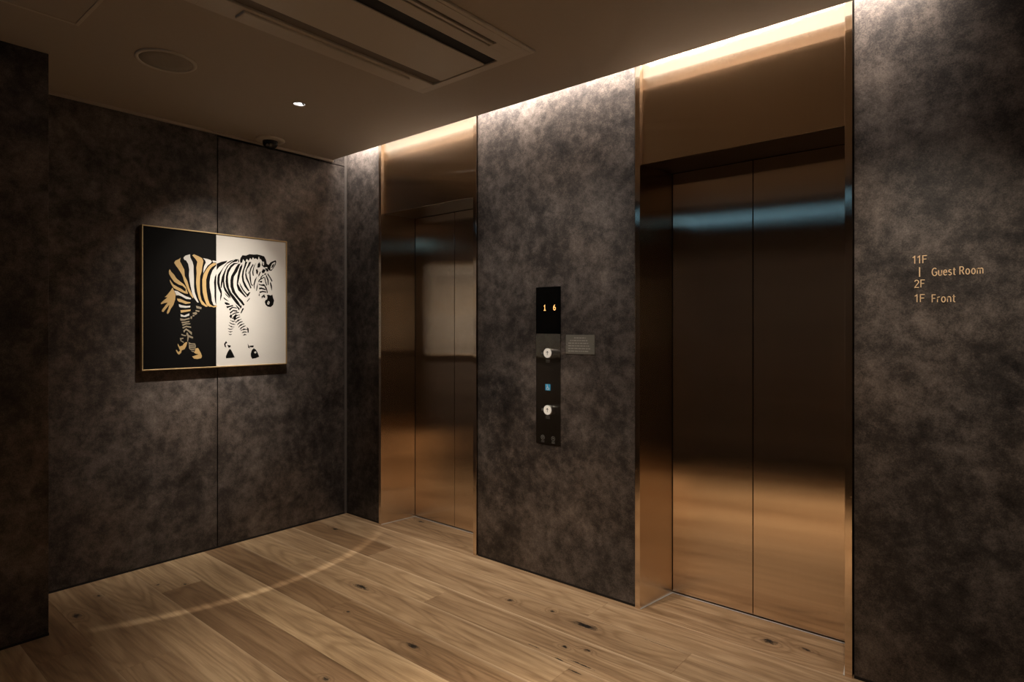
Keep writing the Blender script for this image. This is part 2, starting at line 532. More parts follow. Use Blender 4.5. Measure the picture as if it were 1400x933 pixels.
# roof of the slot and its back
bm = bmesh.new()
box(bm, 0.0, XR, YC - 0.10, 0.30, TOP, TOP + 0.03)
box(bm, 0.0, XR, YC - 0.10, YC - 0.06, H + 0.056, TOP)
struct(link('ceiling_slot', bm, M['ceiling']))

def panel_wall(name, pieces, mat=None, label=None):
    bm = bmesh.new()
    for p in pieces:
        box(bm, *p, bevel=0.0012, seg=1)
    return struct(link(name, bm, mat or M['wall']), label)

# left wall: two sheets with a shadow joint, and the short piece above the ceiling line
panel_wall('wall_left', [(-0.03, 0.0, YB, -0.9118, 0.0, H - 0.004), (-0.03, 0.0, -0.9065, -0.012, 0.0, H - 0.027)], label='dark mottled bronze wall with the zebra picture')
panel_wall('wall_left_upper', [(-0.03, 0.0, YC - 0.10, -0.012, H - 0.022, TOP)])
bm = bmesh.new()
box(bm, -0.05, -0.03, YB, 0.0, 0.0, TOP)
struct(link('wall_left_backing', bm, M['black']))
bm = bmesh.new()
box(bm, -0.03, 0.0006, -0.012, 0.0075, 0.0, TOP)
struct(link('trim_1', bm, M['corner']), 'lightened upright edge strip in the wall corner')
bm = bmesh.new()
box(bm, 0.0006, 0.018, -1.8600, YC, H - 0.016, H - 0.0005, 0.002)
struct(link('trim_2', bm, M['ceiling']), 'narrow ceiling moulding above the zebra picture wall')

# pier standing in the room on the left
panel_wall('wall_corner', [(0.0007, 0.5047, YB, -1.8563, 0.0, H - 0.0006)], label='dark wall pier at the left edge')

# elevator wall in three pieces
GAP = 0.005
panel_wall('wall_back', [(0.0007, XL0 - GAP, YW, YW + 0.03, 0.0, TOP - 0.001), (XL1 + GAP, XR0 - GAP, YW, YW + 0.03, 0.0, TOP - 0.001),
                         (XR1 + GAP, XR - 0.001, YW, YW + 0.03, 0.0, TOP - 0.001)], label='dark mottled bronze elevator wall')
bm = bmesh.new()
for a, b in ((0.0, XL0 + 0.002), (XL1 - 0.002, XR0 + 0.002), (XR1 - 0.002, XR)):
    box(bm, a, b, YW + 0.0305, YW + 0.05, 0.0, TOP - 0.001)
struct(link('wall_back_backing', bm, M['black']))
# black strips painted in for the shadow line at the foot of the walls
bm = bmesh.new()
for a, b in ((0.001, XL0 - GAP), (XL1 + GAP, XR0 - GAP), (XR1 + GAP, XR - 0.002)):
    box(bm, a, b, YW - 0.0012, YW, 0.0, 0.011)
struct(link('shadow_strip_back', bm, M['black']))
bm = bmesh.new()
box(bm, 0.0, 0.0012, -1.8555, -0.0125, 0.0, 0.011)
struct(link('shadow_strip_left', bm, M['black']))
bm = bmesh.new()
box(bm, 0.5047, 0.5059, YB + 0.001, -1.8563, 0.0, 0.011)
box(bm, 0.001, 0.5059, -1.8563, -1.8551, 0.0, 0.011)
struct(link('shadow_strip_corner', bm, M['black']))

# walls behind and to the right of the photographer, with a high strip window
WX0, WX1, WZ0, WZ1 = 0.75, 3.05, 2.315, 2.43
panel_wall('wall_front', [(0.0, XR, YB - 0.05, YB, 0.0, WZ0), (0.0, XR, YB - 0.05, YB, WZ1, H + 0.05), (0.0, WX0, YB - 0.05, YB, WZ0, WZ1), (WX1, XR, YB - 0.05, YB, WZ0, WZ1)])
panel_wall('wall_right', [(XR, XR + 0.05, YB, 0.30, 0.0, TOP)])
bm = bmesh.new()
box(bm, WX0, WX1, YB - 0.03, YB - 0.02, WZ0, WZ1)
win = struct(link('window_1', bm, M['pane']))
bm = bmesh.new()
for a, b in ((WX0, WX0 + 0.012), (WX1 - 0.012, WX1)):
    box(bm, a, b, YB - 0.02, YB - 0.002, WZ0, WZ1)
box(bm, WX0 + 0.012, WX1 - 0.012, YB - 0.02, YB - 0.002, WZ0, WZ0 + 0.010)
link('window_frame', bm, M['dark_plastic'], win)

# slot strip; the light on its board is put in as emission
strip = thing('led_strip', 'long warm white light strip hidden in the ceiling slot above the elevator wall', 'light', (XR / 2, YC - 0.03, H + 0.056))
bm = bmesh.new()
box(bm, 0.004, XR - 0.004, YC - 0.056, YC - 0.022, H + 0.0555, H + 0.062)
link('housing', bm, M['cream'], strip)
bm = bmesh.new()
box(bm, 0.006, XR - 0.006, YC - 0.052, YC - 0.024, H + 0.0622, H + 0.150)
link('glow_board', bm, M['board'], strip)
# ------------------------------------------------------------------ elevators
def elevator(x0, x1, label):
    root = thing('elevator', label, 'elevator', ((x0 + x1) / 2, DEP / 2, 0.0), 'brushed bronze elevator doorways')
    w, sp = 0.0255, 0.0360
    zt = 2.099
    ia, ib = x0 + w, x1 - w            # inner front corners
    da, db = ia + sp, ib - sp          # inner deep corners
    for s in (0, 1):
        pts = [(x0, 0.0), (ia, 0.0), (da, DEP), (x0, DEP)] if s == 0 else [(x1, 0.0), (ib, 0.0), (db, DEP), (x1, DEP)]
        bm = bmesh.new()
        prism(bm, pts, 0.0, TOP - 0.002, bevel=0.0012)
        link('jamb', bm, M['bronze'], root)
    bm = bmesh.new()
    k = sp * 0.02 / DEP
    prism(bm, [(ia + k + .0005, 0.022), (ib - k - .0005, 0.022), (db - .001, DEP - 0.001), (da + .001, DEP - 0.001)], zt, TOP - 0.003, bevel=0.001)
    link('lintel', bm, M['bronze'], root)
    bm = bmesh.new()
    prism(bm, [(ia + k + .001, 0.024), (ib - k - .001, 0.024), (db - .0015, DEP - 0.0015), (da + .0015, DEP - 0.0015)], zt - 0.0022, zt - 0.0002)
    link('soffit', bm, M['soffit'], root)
    mid = (da + db) / 2
    for a, b in ((da + 0.003, mid - 0.0015), (mid + 0.0015, db - 0.003)):
        bm = bmesh.new()
        box(bm, a, b, DEP, DEP + 0.03, 0.009, zt - 0.004, bevel=0.0015)
        link('door_panel', bm, M['bronze'], root)
    bm = bmesh.new()
    box(bm, x0, x1, DEP + 0.0305, DEP + 0.05, 0.0, zt + 0.10)
    link('door_backing', bm, M['black'], root)
    bm = bmesh.new()
    e = 0.006
    prism(bm, [(da, DEP), (db, DEP), (db - 0.001, DEP - e), (da + 0.001, DEP - e)], 0.0002, 0.0022)
    prism(bm, [(ia, 0.002), (ia + e, 0.002), (da + e, DEP - e), (da, DEP - e)], 0.0002, 0.0022)
    prism(bm, [(ib, 0.002), (ib - e, 0.002), (db - e, DEP - e), (db, DEP - e)], 0.0002, 0.0022)
    link('floor_strip', bm, M['gap_trim'], root)
    return root
elevator(XL0, XL1, 'narrow looking bronze elevator doorway between the wall corner and the call panel')
elevator(XR0, XR1, 'tall bronze elevator doorway between the call panel and the gold floor lettering')

# ------------------------------------------------------------------ call panel
cp = thing('call_panel', 'tall slim steel call panel with amber digits between the two elevators', 'elevator panel', (1.798, YW, 0.70))
fm = frame_map((1.798, YW, 0.0), (1, 0, 0), (0, 0, 1), (0, -1, 0))
bm = bmesh.new()
slab(bm, fm, [(-0.079, 0.712), (0.079, 0.712), (0.079, 1.2945), (-0.079, 1.2945)], 0.0, 0.006)
link('faceplate', bm, M['steel'], cp)
bm = bmesh.new()
slab(bm, fm, [(-0.079, 1.295), (0.079, 1.295), (0.079, 1.5425), (-0.079, 1.5425)], 0.0, 0.0065)
disp = link('display', bm, M['glass_black'], cp)
for g_, u_ in ((['one'], -0.021), (['6'], 0.043)):
    bm = bmesh.new()
    text_mesh(bm, g_, fm, u_, 1.4190, 0.0265, 0.0150, depth=0.0003, w=0.0066, weight=0.075, align='CENTER')
    link('digit', bm, M['led_digit'], disp)
def button(v):
    bm = bmesh.new()
    slab(bm, fm, disc_pts(-0.001, v, 0.0275, 40), 0.006, 0.0085)
    b = link('button', bm, M['button_ring'], cp)
    bm = bmesh.new()
    slab(bm, fm, disc_pts(-0.001, v, 0.0245, 40), 0.0085, 0.0105)
    link('button_face', bm, M['button_face'], b)
    bm = bmesh.new()
    w = 0.0108
    flat(bm, fm, [(-0.0024, v - 0.010), (0.0004, v - 0.010), (0.0004, v + 0.008), (-0.0024, v + 0.008)], w)
    flat(bm, fm, [(-0.001, v + 0.0115), (-0.0085, v + 0.003), (-0.0062, v + 0.001), (-0.001, v + 0.007)], w)
    flat(bm, fm, [(-0.001, v + 0.0115), (0.0065, v + 0.003), (0.0042, v + 0.001), (-0.001, v + 0.007)], w)
    link('arrow', bm, M['mark_dark'], b)
button(1.193)
button(0.892)
# small printed marks of the faceplate
W6 = 0.0063
bm = bmesh.new()
v = 1.193
flat(bm, fm, [(-0.045, v - 0.008), (-0.033, v - 0.008), (-0.033, v + 0.006), (-0.045, v + 0.006)], W6, 1)
flat(bm, fm, [(-0.0425, v - 0.0055), (-0.0355, v - 0.0055), (-0.0355, v + 0.0035), (-0.0425, v + 0.0035)], W6 + 0.0002, 0)
link('marking', bm, [M['mark_faint'], M['mark_dark']], cp)
for v0 in (1.156, 0.858):
    bm = bmesh.new()
    for j in range(3):
        for i in range(3):
            u = -0.013 + i * 0.009
            flat(bm, fm, [(u, v0 - j * 0.006), (u + 0.006, v0 - j * 0.006), (u + 0.006, v0 + 0.0022 - j * 0.006), (u, v0 + 0.0022 - j * 0.006)], W6, 0)
    link('lettering', bm, M['mark_faint'], cp)
bm = bmesh.new()
flat(bm, fm, [(-0.040, 0.886), (-0.034, 0.886), (-0.034, 0.900), (-0.040, 0.900)], W6, 0)
link('marking', bm, M['mark_faint'], cp)
for (u, v) in ((-0.034, 0.745), (0.034, 0.745)):
    bm = bmesh.new()
    arc_band(bm, fm, u, v, 0.0095, 0.0120, W6, 0)
    flat(bm, fm, [(u - 0.005, v + 0.004), (u + 0.006, v + 0.004), (u, v - 0.006)], W6, 0)
    for j in range(2):
        flat(bm, fm, [(u - 0.010, v - 0.019 - j * 0.006), (u + 0.010, v - 0.019 - j * 0.006), (u + 0.010, v - 0.017 - j * 0.006), (u - 0.010, v - 0.017 - j * 0.006)], W6, 0)
    link('emblem', bm, M['mark_faint'], cp)
# wheelchair pictogram
bm = bmesh.new()
slab(bm, fm, [(-0.0165, 0.9955), (0.0155, 0.9955), (0.0155, 1.0285), (-0.0165, 1.0285)], 0.006, 0.0072)
ws = link('access_sign', bm, M['sign_blue'], cp)
bm = bmesh.new()
W7 = 0.0075
flat(bm, fm, disc_pts(-0.004, 1.0235, 0.0028, 16), W7)
arc_band(bm, fm, -0.001, 1.0065, 0.0058, 0.0082, W7, 0, math.radians(120), math.radians(370), 20)
flat(bm, fm, [(-0.0055, 1.0200), (-0.0020, 1.0200), (-0.0010, 1.0100), (-0.0045, 1.0100)], W7)
flat(bm, fm, [(-0.0045, 1.0105), (0.0065, 1.0105), (0.0065, 1.0080), (-0.0045, 1.0080)], W7)
flat(bm, fm, [(0.0045, 1.0105), (0.0070, 1.0105), (0.0115, 1.0010), (0.0090, 1.0000)], W7)
flat(bm, fm, [(-0.0030, 1.0165), (0.0045, 1.0165), (0.0045, 1.0145), (-0.0030, 1.0145)], W7)
link('wheelchair_symbol', bm, M['sign_white'], ws)

# ------------------------------------------------------------------ notice plate
npl = thing('wall_notice_plate', 'small frosted plate with faint lines of print beside the call panel', 'sign', (1.9975, YW, 1.241))
bm = bmesh.new()
slab(bm, fm, [(0.113, 1.1925), (0.2865, 1.1925), (0.2865, 1.2905), (0.113, 1.2905)], 0.0, 0.004)
link('plate', bm, M['plate'], npl)
bm = bmesh.new()
random.seed(3)
for j, (a, b) in enumerate([(0.165, 0.235), (0.140, 0.245), (0.128, 0.250), (0.128, 0.255), (0.128, 0.262), (0.128, 0.252)]):
    v = 1.2745 - j * 0.0135
    u = a
    while u < b:
        ln = random.uniform(0.006, 0.022)
        e = min(u + ln, b)
        flat(bm, fm, [(u, v - 0.0026), (e, v - 0.0026), (e, v + 0.0026), (u, v + 0.0026)], 0.0042, 0)
        u = e + 0.0035
link('lettering', bm, M['mark_grey'], npl)
for u in (0.1195, 0.2800):
    bm = bmesh.new()
    slab(bm, fm, disc_pts(u, 1.2415, 0.0022, 12), 0.0040, 0.0050)
    link('screw', bm, M['button_ring'], npl)

# ------------------------------------------------------------------ floor directory lettering
fd = thing('floor_directory', 'gold floor lettering 11F to 1F, Guest Room and Front, on the right wall', 'lettering', (3.50, YW, 1.415))
fw_ = frame_map((0, YW, 0), (1, 0, 0), (0, 0, 1), (0, -1, 0))
DP = 0.0022
for nm, s, u, v, w in (('lettering', '11F', 3.4180, 1.5540, 0.043), ('lettering', 'Guest Room', 3.4750, 1.5075, 0.144), ('lettering', '2F', 3.4235, 1.4680, 0.031),
                       ('lettering', '1F', 3.4245, 1.4160, 0.030), ('lettering', 'Front', 3.4750, 1.4140, 0.068)):
    bm = bmesh.new()
    text_mesh(bm, s, fw_, u, v, 0.0262, w, depth=DP, w=0.0)
    link(nm, bm, M['gold_letter'], fd)
bm = bmesh.new()
slab(bm, fw_, [(3.4375, 1.5060), (3.4408, 1.5060), (3.4408, 1.5400), (3.4375, 1.5400)], 0.0002, 0.0024)
link('range_bar', bm, M['gold_letter'], fd)

# ------------------------------------------------------------------ zebra picture
ZEBRA = [
 ('gold',0,[(-0.2605,0.2045),(-0.2525,0.2175),(-0.2345,0.2275),(-0.2255,0.2365),(-0.2295,0.2155),(-0.2185,0.1945),(-0.2055,0.1685),(-0.2035,0.1325),(-0.1895,0.1055),(-0.1785,0.0655),(-0.1645,0.0335),(-0.1545,0.0135),(-0.1585,0.0065),(-0.1725,0.0245),(-0.1845,0.0485),(-0.1955,0.0765),(-0.2075,0.1045),(-0.2135,0.1275),(-0.2225,0.1475),(-0.2375,0.1705),(-0.2515,0.1895)]),
 ('gold',0,[(-0.2885,0.1545),(-0.2835,0.1665),(-0.2755,0.1515),(-0.2605,0.1365),(-0.2495,0.1175),(-0.2265,0.0985),(-0.2075,0.0835),(-0.1955,0.0665),(-0.1855,0.0325),(-0.1995,0.0395),(-0.1975,0.0585),(-0.2145,0.0755),(-0.2375,0.0825),(-0.2605,0.0965),(-0.2755,0.1175),(-0.2875,0.1395)]),
 ('gold',0,[(-0.2835,0.1075),(-0.2755,0.0965),(-0.2645,0.0805),(-0.2415,0.0675),(-0.2225,0.0585),(-0.2075,0.0475),(-0.1885,0.0385),(-0.1865,0.0315),(-0.2035,0.0335),(-0.2265,0.0425),(-0.2455,0.0515),(-0.2625,0.0605),(-0.2735,0.0765),(-0.2815,0.0935)]),
 ('pale',0,[(-0.2105,0.2375),(-0.1995,0.2505),(-0.1745,0.2605),(-0.1725,0.2405),(-0.1605,0.2175),(-0.1545,0.1935),(-0.1545,0.1605),(-0.1525,0.1195),(-0.1525,0.0745),(-0.1485,0.0425),(-0.1375,0.0095),(-0.1255,-0.0165),(-0.1335,-0.0165),(-0.1525,0.0095),(-0.1625,0.0335),(-0.1705,0.0735),(-0.1765,0.1055),(-0.1805,0.1385),(-0.1785,0.1705),(-0.1845,0.2035),(-0.1955,0.2225),(-0.2055,0.2255)]),
 ('gold',0,[(-0.1615,0.2555),(-0.1525,0.2625),(-0.1295,0.2545),(-0.1075,0.2445),(-0.0995,0.2265),(-0.1055,0.1925),(-0.1085,0.1675),(-0.1175,0.1385),(-0.1195,0.1055),(-0.1195,0.0685),(-0.1175,0.0315),(-0.1095,-0.0015),(-0.0895,-0.0255),(-0.0725,-0.0375),(-0.0855,-0.0405),(-0.1095,-0.0265),(-0.1255,0.0065),(-0.1355,0.0505),(-0.1405,0.0995),(-0.1375,0.1535),(-0.1395,0.1865),(-0.1335,0.2195),(-0.1435,0.2355)]),
 ('pale',0,[(-0.1015,0.2445),(-0.0805,0.2425),(-0.0565,0.2365),(-0.0505,0.2285),(-0.0585,0.2175),(-0.0745,0.2035),(-0.0875,0.1815),(-0.0995,0.1565),(-0.0995,0.1765),(-0.0955,0.1975),(-0.0855,0.2195),(-0.0895,0.2335)]),
 ('gold',0,[(-0.0405,0.2215),(-0.0245,0.2215),(-0.0255,0.2135),(-0.0485,0.1975),(-0.0625,0.1815),(-0.0745,0.1535),(-0.0835,0.1195),(-0.0835,0.0785),(-0.0805,0.0455),(-0.0725,0.0035),(-0.0625,-0.0245),(-0.0405,-0.0385),(-0.0645,-0.0395),(-0.0805,-0.0295),(-0.0935,0.0035),(-0.1035,0.0445),(-0.1055,0.0855),(-0.1055,0.1185),(-0.0975,0.1525),(-0.0805,0.1825),(-0.0625,0.2065)]),
 ('pale',0,[(-0.0235,0.2075),(-0.0215,0.1635),(-0.0335,0.1395),(-0.0385,0.1055),(-0.0355,0.0645),(-0.0355,0.0225),(-0.0315,-0.0115),(-0.0245,-0.0305),(-0.0405,-0.0285),(-0.0505,-0.0035),(-0.0545,0.0335),(-0.0625,0.0715),(-0.0635,0.1045),(-0.0585,0.1425),(-0.0465,0.1765),(-0.0335,0.1945)]),
 ('pale',0,[(-0.0465,0.2365),(-0.0205,0.2325),(-0.0215,0.2255),(-0.0445,0.2245)]),
 ('gold',0,[(-0.0525,-0.0385),(-0.0205,-0.0305),(-0.0205,-0.0385),(-0.0405,-0.0435)]),
 ('gold',0,[(-0.2695,0.0625),(-0.2605,0.0445),(-0.2525,0.0235),(-0.2545,-0.0025),(-0.2645,-0.0355),(-0.2775,-0.0555),(-0.2885,-0.0815),(-0.2955,-0.0875),(-0.2995,-0.0795),(-0.2905,-0.0555),(-0.2855,-0.0335),(-0.3055,-0.0605),(-0.3175,-0.0765),(-0.3265,-0.0725),(-0.3215,-0.0605),(-0.3015,-0.0325),(-0.2945,-0.0225),(-0.3125,-0.0265),(-0.3285,-0.0335),(-0.3305,-0.0275),(-0.3125,-0.0085),(-0.2945,0.0075),(-0.3105,0.0065),(-0.2945,0.0235),(-0.2795,0.0445)]),
 ('pale',0,[(-0.2605,0.0465),(-0.2415,0.0435),(-0.2225,0.0305),(-0.1995,0.0175),(-0.1685,0.0065),(-0.1705,0.0005),(-0.1955,0.0015),(-0.2185,0.0145),(-0.2375,0.0215),(-0.2495,0.0195),(-0.2525,0.0295)]),
 ('gold',0,[(-0.2455,0.0015),(-0.2265,0.0005),(-0.2095,-0.0075),(-0.1915,-0.0145),(-0.1725,-0.0165),(-0.1725,-0.0225),(-0.1995,-0.0275),(-0.2185,-0.0195),(-0.2345,-0.0165),(-0.2415,-0.0105)]),
 ('pale',0,[(-0.2355,-0.0305),(-0.2185,-0.0355),(-0.1915,-0.0395),(-0.1725,-0.0365),(-0.1745,-0.0465),(-0.1995,-0.0495),(-0.2265,-0.0485),(-0.2325,-0.0445)]),
 ('gold',0,[(-0.2265,-0.0645),(-0.1995,-0.0615),(-0.1705,-0.0585),(-0.1725,-0.0675),(-0.1995,-0.0735),(-0.2245,-0.0785)]),
 ('pale',0,[(-0.2265,-0.0865),(-0.2075,-0.0945),(-0.1785,-0.0815),(-0.1785,-0.0935),(-0.1995,-0.1025),(-0.2245,-0.1005)]),
 ('dim',0,[(-0.2285,-0.1105),(-0.2075,-0.1145),(-0.1765,-0.1065),(-0.1765,-0.1145),(-0.2035,-0.1225),(-0.2265,-0.1245)]),
 ('dim',0,[(-0.2225,-0.1305),(-0.1995,-0.1285),(-0.1765,-0.1245),(-0.1785,-0.1325),(-0.2185,-0.1395)]),
 ('dim',0,[(-0.2185,-0.1455),(-0.1975,-0.1385),(-0.1725,-0.1385),(-0.1725,-0.1445),(-0.1955,-0.1455),(-0.2145,-0.1535)]),
 ('dim',0,[(-0.2165,-0.1615),(-0.1955,-0.1525),(-0.1685,-0.1575),(-0.1685,-0.1655),(-0.1955,-0.1605),(-0.2135,-0.1695)]),
 ('dim',0,[(-0.2115,-0.1815),(-0.1955,-0.1675),(-0.1645,-0.1895),(-0.1645,-0.2065),(-0.1845,-0.1855),(-0.1975,-0.1775),(-0.2075,-0.1935)]),
 ('dim',0,[(-0.1935,-0.1915),(-0.1865,-0.1935),(-0.1825,-0.2055),(-0.1565,-0.2185),(-0.1605,-0.2265),(-0.1805,-0.2185),(-0.1865,-0.2465),(-0.1895,-0.2425),(-0.1885,-0.2135),(-0.1945,-0.2015)]),
 ('dim',0,[(-0.2205,-0.1995),(-0.2075,-0.2055),(-0.1935,-0.2075),(-0.1995,-0.2135),(-0.2145,-0.2095),(-0.2225,-0.2055)]),
 ('dim',0,[(-0.2305,-0.2235),(-0.2115,-0.2215),(-0.2095,-0.2275),(-0.2205,-0.2295),(-0.2225,-0.2375),(-0.2075,-0.2465),(-0.2115,-0.2505),(-0.2265,-0.2395)]),
 ('gold',0,[(-0.2415,-0.2535),(-0.2305,-0.2715),(-0.2145,-0.2665),(-0.2075,-0.2545),(-0.1955,-0.2465),(-0.1895,-0.2485),(-0.1955,-0.2705),(-0.2035,-0.2865),(-0.2205,-0.2945),(-0.2225,-0.3065),(-0.2345,-0.3185),(-0.2435,-0.3095),(-0.2515,-0.2915),(-0.2475,-0.2895),(-0.2375,-0.3035),(-0.2285,-0.2945),(-0.2345,-0.2815),(-0.2405,-0.2655)]),
 ('dim',0,[(-0.1825,-0.2465),(-0.1685,-0.2545),(-0.1465,-0.2555),(-0.1415,-0.2715),(-0.1455,-0.2885),(-0.1545,-0.3065),(-0.1645,-0.3025),(-0.1805,-0.2835),(-0.1805,-0.2665)]),
 ('ink',1,[(-0.1785,-0.2595),(-0.1465,-0.2635),(-0.1465,-0.2675),(-0.1785,-0.2635)]),
 ('ink',1,[(-0.1755,-0.2705),(-0.1465,-0.2745),(-0.1465,-0.2775),(-0.1755,-0.2735)]),
 ('ink',1,[(-0.1735,-0.2805),(-0.1465,-0.2845),(-0.1465,-0.2885),(-0.1735,-0.2845)]),
 ('ink',1,[(-0.1715,-0.2915),(-0.1465,-0.2955),(-0.1465,-0.2995),(-0.1715,-0.2955)]),
 ('gold',0,[(-0.1435,-0.2845),(-0.1295,-0.2825),(-0.1215,-0.2975),(-0.1135,-0.3135),(-0.1075,-0.3305),(-0.1115,-0.3425),(-0.1335,-0.3465),(-0.1525,-0.3435),(-0.1625,-0.3305),(-0.1455,-0.3255),(-0.1255,-0.3195),(-0.1435,-0.3145),(-0.1525,-0.3085),(-0.1465,-0.2965)]),
 ('dim',0,[(-0.1415,-0.0355),(-0.1095,-0.0435),(-0.1115,-0.0555),(-0.1375,-0.0505)]),
 ('dim',0,[(-0.1435,-0.0605),(-0.1215,-0.0645),(-0.1235,-0.0725),(-0.1435,-0.0685)]),
 ('dim',0,[(-0.1605,-0.0775),(-0.1395,-0.0725),(-0.1335,-0.0825),(-0.1435,-0.0895),(-0.1585,-0.0835)]),
 ('dim',0,[(-0.1585,-0.0895),(-0.1485,-0.0915),(-0.1525,-0.0995),(-0.1605,-0.0975)]),
 ('dim',0,[(-0.1705,-0.0975),(-0.1625,-0.0995),(-0.1645,-0.1145),(-0.1725,-0.1105)]),
 ('ink',0,[(-0.0225,0.2185),(0.0045,0.2315),(0.0425,0.2425),(0.0345,0.2295),(0.0135,0.2145),(-0.0075,0.2005),(-0.0225,0.1805)]),
 ('ink',0,[(0.0625,0.2445),(0.0865,0.2535),(0.0685,0.2405),(0.0405,0.2235),(0.0195,0.1985),(0.0065,0.1725),(-0.0035,0.1455),(-0.0055,0.1075),(-0.0015,0.0825),(0.0085,0.0535),(0.0085,0.0285),(-0.0015,-0.0065),(-0.0015,0.0195),(0.0005,0.0405),(-0.0125,0.0695),(-0.0195,0.1025),(-0.0185,0.1325),(-0.0145,0.1535),(0.0045,0.1805),(0.0255,0.2115),(0.0425,0.2325)]),
 ('ink',0,[(0.0905,0.2555),(0.1085,0.2565),(0.0995,0.2415),(0.0725,0.2325),(0.0495,0.2135),(0.0345,0.1865),(0.0255,0.1525),(0.0225,0.1175),(0.0275,0.0845),(0.0405,0.0595),(0.0575,0.0345),(0.0635,0.0155),(0.0475,0.0295),(0.0255,0.0585),(0.0165,0.0835),(0.0145,0.1135),(0.0065,0.0745),(0.0015,0.0765),(0.0025,0.1085),(0.0085,0.1425),(0.0235,0.1775),(0.0405,0.2105),(0.0645,0.2345)]),
 ('ink',0,[(0.1145,0.2335),(0.0865,0.2225),(0.0665,0.2015),(0.0515,0.1735),(0.0455,0.1445),(0.0465,0.1105),(0.0515,0.0765),(0.0665,0.0475),(0.0885,0.0225),(0.1105,-0.0065),(0.1275,-0.0365),(0.1215,-0.0405),(0.0945,-0.0155),(0.0685,0.0175),(0.0475,0.0515),(0.0345,0.0845),(0.0305,0.1145),(0.0325,0.1485),(0.0405,0.1835),(0.0605,0.2145),(0.0815,0.2315)]),
 ('ink',0,[(0.1235,0.2325),(0.1145,0.2105),(0.1015,0.1785),(0.0815,0.1475),(0.0775,0.1165),(0.0795,0.0865),(0.0905,0.0535),(0.1125,0.0235),(0.1345,0.0025),(0.1495,-0.0225),(0.1385,-0.0275),(0.1215,-0.0065),(0.0945,0.0235),(0.0705,0.0525),(0.0605,0.0855),(0.0595,0.1245),(0.0645,0.1505),(0.0815,0.1815),(0.0945,0.2085),(0.1075,0.2265)]),
 ('ink',0,[(0.1345,0.2295),(0.1325,0.2075),(0.1215,0.1715),(0.1145,0.1365),(0.1075,0.1055),(0.1215,0.0805),(0.1345,0.0595),(0.1615,0.0255),(0.1525,0.0255),(0.1295,0.0465),(0.1075,0.0665),(0.0995,0.0925),(0.0995,0.1185),(0.1035,0.1535),(0.1105,0.1835),(0.1185,0.2105)]),
 ('ink',0,[(0.1855,0.0575),(0.1745,0.0355),(0.1615,0.0255),(0.1625,0.0365),(0.1385,0.0615),(0.1215,0.0895),(0.1145,0.1195),(0.1255,0.0985),(0.1435,0.0685),(0.1655,0.0455),(0.1765,0.0575)]),
 ('ink',0,[(0.1525,0.2475),(0.1655,0.2445),(0.1565,0.2175),(0.1455,0.1905),(0.1405,0.1555),(0.1455,0.1255),(0.1615,0.0955),(0.1795,0.0655),(0.1705,0.0635),(0.1475,0.0905),(0.1345,0.1205),(0.1295,0.1505),(0.1345,0.1855),(0.1455,0.2165)]),
 ('ink',0,[(0.1765,0.2455),(0.1905,0.2465),(0.1815,0.2245),(0.1655,0.2005),(0.1585,0.1785),(0.1635,0.1525),(0.1745,0.1275),(0.1855,0.1015),(0.1925,0.0845),(0.1855,0.0795),(0.1725,0.1095),(0.1565,0.1395),(0.1515,0.1645),(0.1545,0.1915),(0.1655,0.2185)]),
 ('ink',0,[(0.1995,0.2345),(0.2065,0.2305),(0.1925,0.2075),(0.1855,0.1805),(0.1885,0.1455),(0.1925,0.1105),(0.2015,0.1025),(0.1975,0.0935),(0.1855,0.1105),(0.1795,0.1405),(0.1785,0.1795),(0.1835,0.2065)]),
 ('ink',0,[(0.2225,0.2455),(0.2105,0.2175),(0.2045,0.1865),(0.2075,0.1595),(0.1995,0.1635),(0.1965,0.1855),(0.2065,0.2215)]),
 ('ink',0,[(0.2295,0.1615),(0.2205,0.1345),(0.2115,0.1025),(0.2115,0.0785),(0.2205,0.0635),(0.2075,0.0845),(0.2045,0.1065),(0.2135,0.1385)]),
 ('ink',0,[(0.2335,0.1215),(0.2255,0.0945),(0.2215,0.0675),(0.2265,0.0685),(0.2325,0.0955)]),
 ('ink',0,[(0.2205,0.2005),(0.2295,0.2055),(0.2365,0.1885),(0.2295,0.1685),(0.2225,0.1805)]),
 ('ink',0,[(0.1795,0.2015),(0.1855,0.2205),(0.1765,0.1935),(0.1745,0.1665),(0.1705,0.1755)]),
 ('ink',0,[(0.1185,0.2515),(0.1235,0.2675),(0.1345,0.2835),(0.1565,0.2835),(0.1795,0.2945),(0.2065,0.2945),(0.2295,0.2975),(0.2525,0.2945),(0.2755,0.2895),(0.2875,0.2685),(0.2925,0.2445),(0.3045,0.2365),(0.2995,0.2245),(0.2755,0.2185),(0.2575,0.2305),(0.2645,0.2525),(0.2525,0.2695),(0.2335,0.2635),(0.2205,0.2715),(0.2105,0.2665),(0.2015,0.2765),(0.1925,0.2605),(0.1835,0.2705),(0.1745,0.2525),(0.1615,0.2635),(0.1525,0.2435),(0.1385,0.2595),(0.1325,0.2375),(0.1215,0.2345)]),
 ('ink',0,[(0.1055,0.2505),(0.1105,0.2575),(0.1145,0.2425),(0.1085,0.2355)]),
 ('ink',0,[(0.2945,0.2235),(0.3045,0.2385),(0.3185,0.2555),(0.3375,0.2655),(0.3525,0.2715),(0.3575,0.2605),(0.3525,0.2425),(0.3375,0.2185),(0.3235,0.2005),(0.3085,0.2015),(0.2975,0.2135)]),
 ('ink',0,[(0.2575,0.1895),(0.2665,0.2085),(0.2855,0.2055),(0.2785,0.1875),(0.2645,0.1805)]),
 ('ink',0,[(0.2785,0.2165),(0.2995,0.2135),(0.3045,0.1975),(0.2925,0.1925),(0.2855,0.2055)]),
